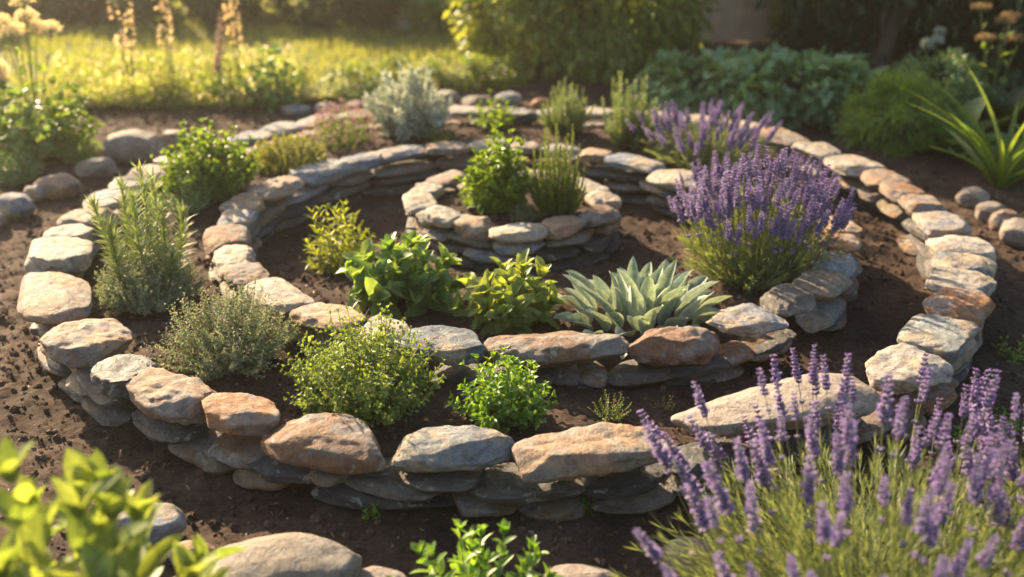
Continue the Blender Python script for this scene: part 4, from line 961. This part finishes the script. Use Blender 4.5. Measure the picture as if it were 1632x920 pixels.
shrub('fern_clump', 1430, 232, .52, .30, 'bright feathery green clump right of the blue-green plants', 'leafy plant', M_FERN, 6500, .045, .008, 341, T=('lance', 2, .2, .2, 0), clumps=50, woody=False)
shrub('fern_clump', 1490, 190, .45, .32, 'grey feathery clump behind the bright feathery green one', 'leafy plant', M_BLUE, 3500, .05, .010, 342, T=('lance', 2, .2, .2, 0), clumps=40, woody=False)
for i, (u, v, s_, lab) in enumerate([(1520,245,1.0,'large leaved plant left of the strap-leaved plant'),(1600,215,1.2,'large leaved plant behind the strap-leaved plant'),(1650,280,1.0,'large leaved plant cut off at the right edge')]):
    rosette('broad_leaf_plant', u, v, lab, 'leafy plant', M_DARK if i == 1 else M_SAGE, 20, .30 * s_, .17 * s_, tpl('oval', 6, .2, .3, .02), 350 + i, 1.3, group=None)
# strap-leaved plant
rosette('strap_leaf_plant', 1592, 300, 'tall strap-leaved plant with arching sunlit leaves on the right border', 'strap-leaved plant', M_STRAP, 30, .62, .030, tpl('strap', 14, .5, .55, 0), 360, .95, hts=1.35, crown=.03)
# umbels
def umbel_plant(name, u, v, H_, label, mat, heads, seed, rad=.07, lean=.25, leafmat_=M_FERN, dome=.25):
    p = G(u, v, 0); rng = np.random.default_rng(seed); e = empty(name, p, label, 'flowering plant'); S, F_, L_ = MB(), MB(), MB()
    for k in range(heads):
        top = p + [rng.normal(0, lean * H_ * .6), rng.normal(0, lean * H_ * .4), H_ * rng.uniform(.75, 1.05)]
        t = np.linspace(0, 1, 7)[:, None]; mid = (p + top) / 2 + [0, 0, H_ * .12]
        P = (1 - t) ** 2 * p + 2 * t * (1 - t) * mid + t ** 2 * top; add_tube(S, P, .004, .0025, 5)
        dress(L_, P, rng, 6, 1, .10, .05, .9, tpl('lance', 3, .3, .3, 0), .05, (1, .4), 0)
        for j in range(26):
            a = j * 2.4; r_ = rad * math.sqrt(j / 26); q = top + [r_ * math.cos(a), r_ * math.sin(a), .02 + dome * math.sqrt(max(rad * rad - r_ * r_, 0))]
            add_tube(S, [top, (top + q) / 2 + [0, 0, .004], q], .0012, .0008, 3)
            m = 12; add_leaves(F_, q + rng.normal(0, .006, (m, 3)), rng.normal(size=(m, 3)) + [0, 0, 1], rng.normal(size=(m, 3)), .010, .008, tpl('spoon', 2, .2, .2, 0), rng)
    S.build('stems', M_STEMG, e); L_.build('foliage', leafmat_, e); F_.build('flower_heads', mat, e); return e
umbel_plant('umbel_plant', 1572, 200, .58, 'plant with flat brown seed heads above the right border', M_BRN, 5, 401, .05)
umbel_plant('umbel_plant', 1475, 175, .45, 'plant with pale narrow seed heads before the dark trees', M_SILV, 5, 402, .03, .12)
umbel_plant('umbel_plant', 62, 235, .66, 'tall plant with round glowing flower heads on the upper left', M_CREAM, 7, 403, .055, .22, dome=1.0)
umbel_plant('umbel_plant', 15, 262, .45, 'shorter umbel plant at the left edge of the picture', M_CREAM, 4, 404, .05, .2, dome=1.0)
# left leafy clumps
herb('leafy_clump', 42, 262, 150, 118, 'broad leafy clump left of the round boulders', 'leafy plant', M_SAGE, n=26, lL=.115, lW=.085, nn=4, per=2, ang=1.2, T=('oval', 5, .25, .3, .02), spread=1.0, seed=420, sr=.004, t0=.35)
herb('leafy_clump', 115, 246, 90, 112, 'yellow-green leafy clump behind the tan rounded boulder', 'leafy plant', M_BALM, n=18, lL=.09, lW=.065, nn=4, per=2, ang=1.2, T=('oval', 5, .25, .3, .02), spread=.9, seed=421, sr=.003, t0=.3)
herb('herb_cushion', 28, 292, 80, 52, 'round grey-blue herb cushion behind the grey flat-topped boulder', 'herb', M_BLUE, n=130, lL=.018, lW=.010, nn=9, per=2, seed=422, spread=1.35, T=('oval', 2, .2, .2, 0), branches=1)
herb('herb_plant', 128, 262, 70, 50, 'small green herb between the leafy clump and the tan rounded boulder', 'herb', M_FERN, n=50, lL=.03, lW=.010, nn=8, seed=423, spread=1.2, T=('lance', 2, .2, .2, 0))
herb('leafy_clump', 436, 168, 105, 78, 'dark leafy clump at the lawn edge above the stonecrop', 'leafy plant', M_SAGE, n=22, lL=.10, lW=.075, nn=4, per=2, ang=1.2, T=('oval', 5, .25, .3, .02), spread=1.0, seed=424, sr=.003, t0=.3)
herb('leafy_clump', 355, 168, 75, 60, 'yellow-green clump at the lawn edge left of the dark leafy one', 'leafy plant', M_BALM, n=26, lL=.06, lW=.035, nn=5, per=2, ang=1.1, T=('oval', 4, .25, .3, .02), spread=1.0, seed=425, sr=.003, t0=.2)
herb('leafy_clump', 268, 170, 90, 70, 'golden-green clump at the foot of the pale flower spires', 'leafy plant', M_GOLD, n=34, lL=.06, lW=.022, nn=7, per=2, ang=1.0, T=('lance', 3, .25, .3, .02), spread=.9, seed=426, sr=.003, t0=.2)
for i, (u, v, w, lab) in enumerate([(650,142,.55,'low green edging clump at the lawn edge behind the wormwood'),(735,138,.6,'low green edging clump right of the one behind the wormwood'),(575,152,.4,'low green edging clump left of the wormwood'),(790,136,.4,'low edging clump nearest the golden shrub')]):
    shrub('leafy_clump', u, v, w, .16, lab, 'leafy plant', M_MIDG, 1500, .035, .012, 430 + i, T=('lance', 2, .2, .2, 0), clumps=30, woody=False, depth=.35, group='low edging clumps at the lawn edge')
# pale flower spires
def spire(u, v, H_, lab, seed, mat=M_CREAM):
    p = G(u, v, 0); rng = np.random.default_rng(seed); e = empty('flower_spire', p, lab, 'flowering plant', 'pale flower spires at the lawn edge'); S, F_ = MB(), MB()
    for k in range(2):
        top = p + [rng.normal(0, .05), rng.normal(0, .04), H_ * (1 - .2 * k)]; P = path(p, unit(top - p), np.linalg.norm(top - p), [0, 0, 0], 8, .01, rng); add_tube(S, P, .005, .002, 5)
        dress(S, P, rng, 6, 2, .08, .03, 1.0, tpl('lance', 3, .3, .3, 0), .05, (1, .2), 0)
        n = 60; s_ = rng.uniform(.38, 1, n); c = p + (top - p) * s_[:, None]; az = rng.uniform(0, 6.3, n); d = np.stack([np.cos(az), np.sin(az), az * 0 - .1], 1)
        for j in range(3): add_leaves(F_, c + d * .012, d + rng.normal(0, .3, (n, 3)), np.array([0, 0, 1.]), .035 * (1.25 - s_), .026 * (1.25 - s_), tpl('spoon', 3, .3, .3, 0), rng)
    S.build('stems', M_STEMG, e); F_.build('blossoms', mat, e)
for a in [(215, 172, .92, 'tall pale flower spire left of the other spires on the lawn edge', 441), (278, 168, .95, 'tallest cream flower spire at the lawn edge', 442), (345, 165, .55, 'short pinkish flower spire at the lawn edge', 443, M_THFL),
          (385, 158, .95, 'cream flower spire right of the short pinkish one', 444)]: spire(*a)
# golden wild flowers mass along the lawn edge (left)
M_MEAD = leafmat('meadow_leaf', (.17, .23, .06), (.31, .33, .11), trans=.42, rough=.4)
rng = np.random.default_rng(9); B, Fb = MB(), MB(); n = 15000; u = rng.uniform(90, 480, n); v = rng.uniform(110, 178, n)
P = np.array([G(a, b) for a, b in zip(u, v)]); hgt = rng.uniform(.03, .17, n) * (.4 + .8 * np.clip(.5 + fbm(P * 2.2, 2), 0, 1)); P[:, 2] = hgt * rng.random(n) ** .6
add_leaves(B, P, rng.normal(0, .6, (n, 3)) + [0, 0, 1], rng.normal(size=(n, 3)), rng.uniform(.02, .06, n), rng.uniform(.005, .016, n), tpl('lance', 2, .2, .2, 0), rng)
tag(B.build('wildflower_foliage', M_MEAD), 'mass of golden backlit meadow plants along the lawn edge', 'meadow plants', kind='stuff')
k = rng.random(n) < .07; Q = P[k].copy(); Q[:, 2] += .03; m_ = len(Q)
for j in range(4): add_leaves(Fb, Q, rng.normal(0, 1, (m_, 3)), rng.normal(size=(m_, 3)), .016, .013, tpl('spoon', 2, .2, .2, 0), rng)
tag(Fb.build('wildflower_blossoms', M_CREAM), 'tiny cream blossoms scattered over the golden meadow plants', 'blossoms', kind='stuff')

# ------------------------------------------------------------------ air
def haze():
    B = MB(); a, b = (-46, -36, -1.2), (46, 56, 3.3)
    V = [(X_, Y_, Z_) for X_ in (a[0], b[0]) for Y_ in (a[1], b[1]) for Z_ in (a[2], b[2])]
    B.add(V, [(0, 1, 3, 2), (4, 6, 7, 5), (0, 4, 5, 1), (2, 3, 7, 6), (0, 2, 6, 4), (1, 5, 7, 3)])
    m, t, N, Lk = newmat('evening_haze'); v = N.new('ShaderNodeVolumePrincipled'); v.inputs['Color'].default_value = (1, .93, .82, 1)
    v.inputs['Density'].default_value = HAZE; v.inputs['Anisotropy'].default_value = .8
    o = N.new('ShaderNodeOutputMaterial'); Lk.new(v.outputs[0], o.inputs['Volume'])
    tag(B.build('haze', m, smooth=False), 'thin golden evening haze over the garden', 'haze', kind='stuff')
HAZE = .0035
haze()
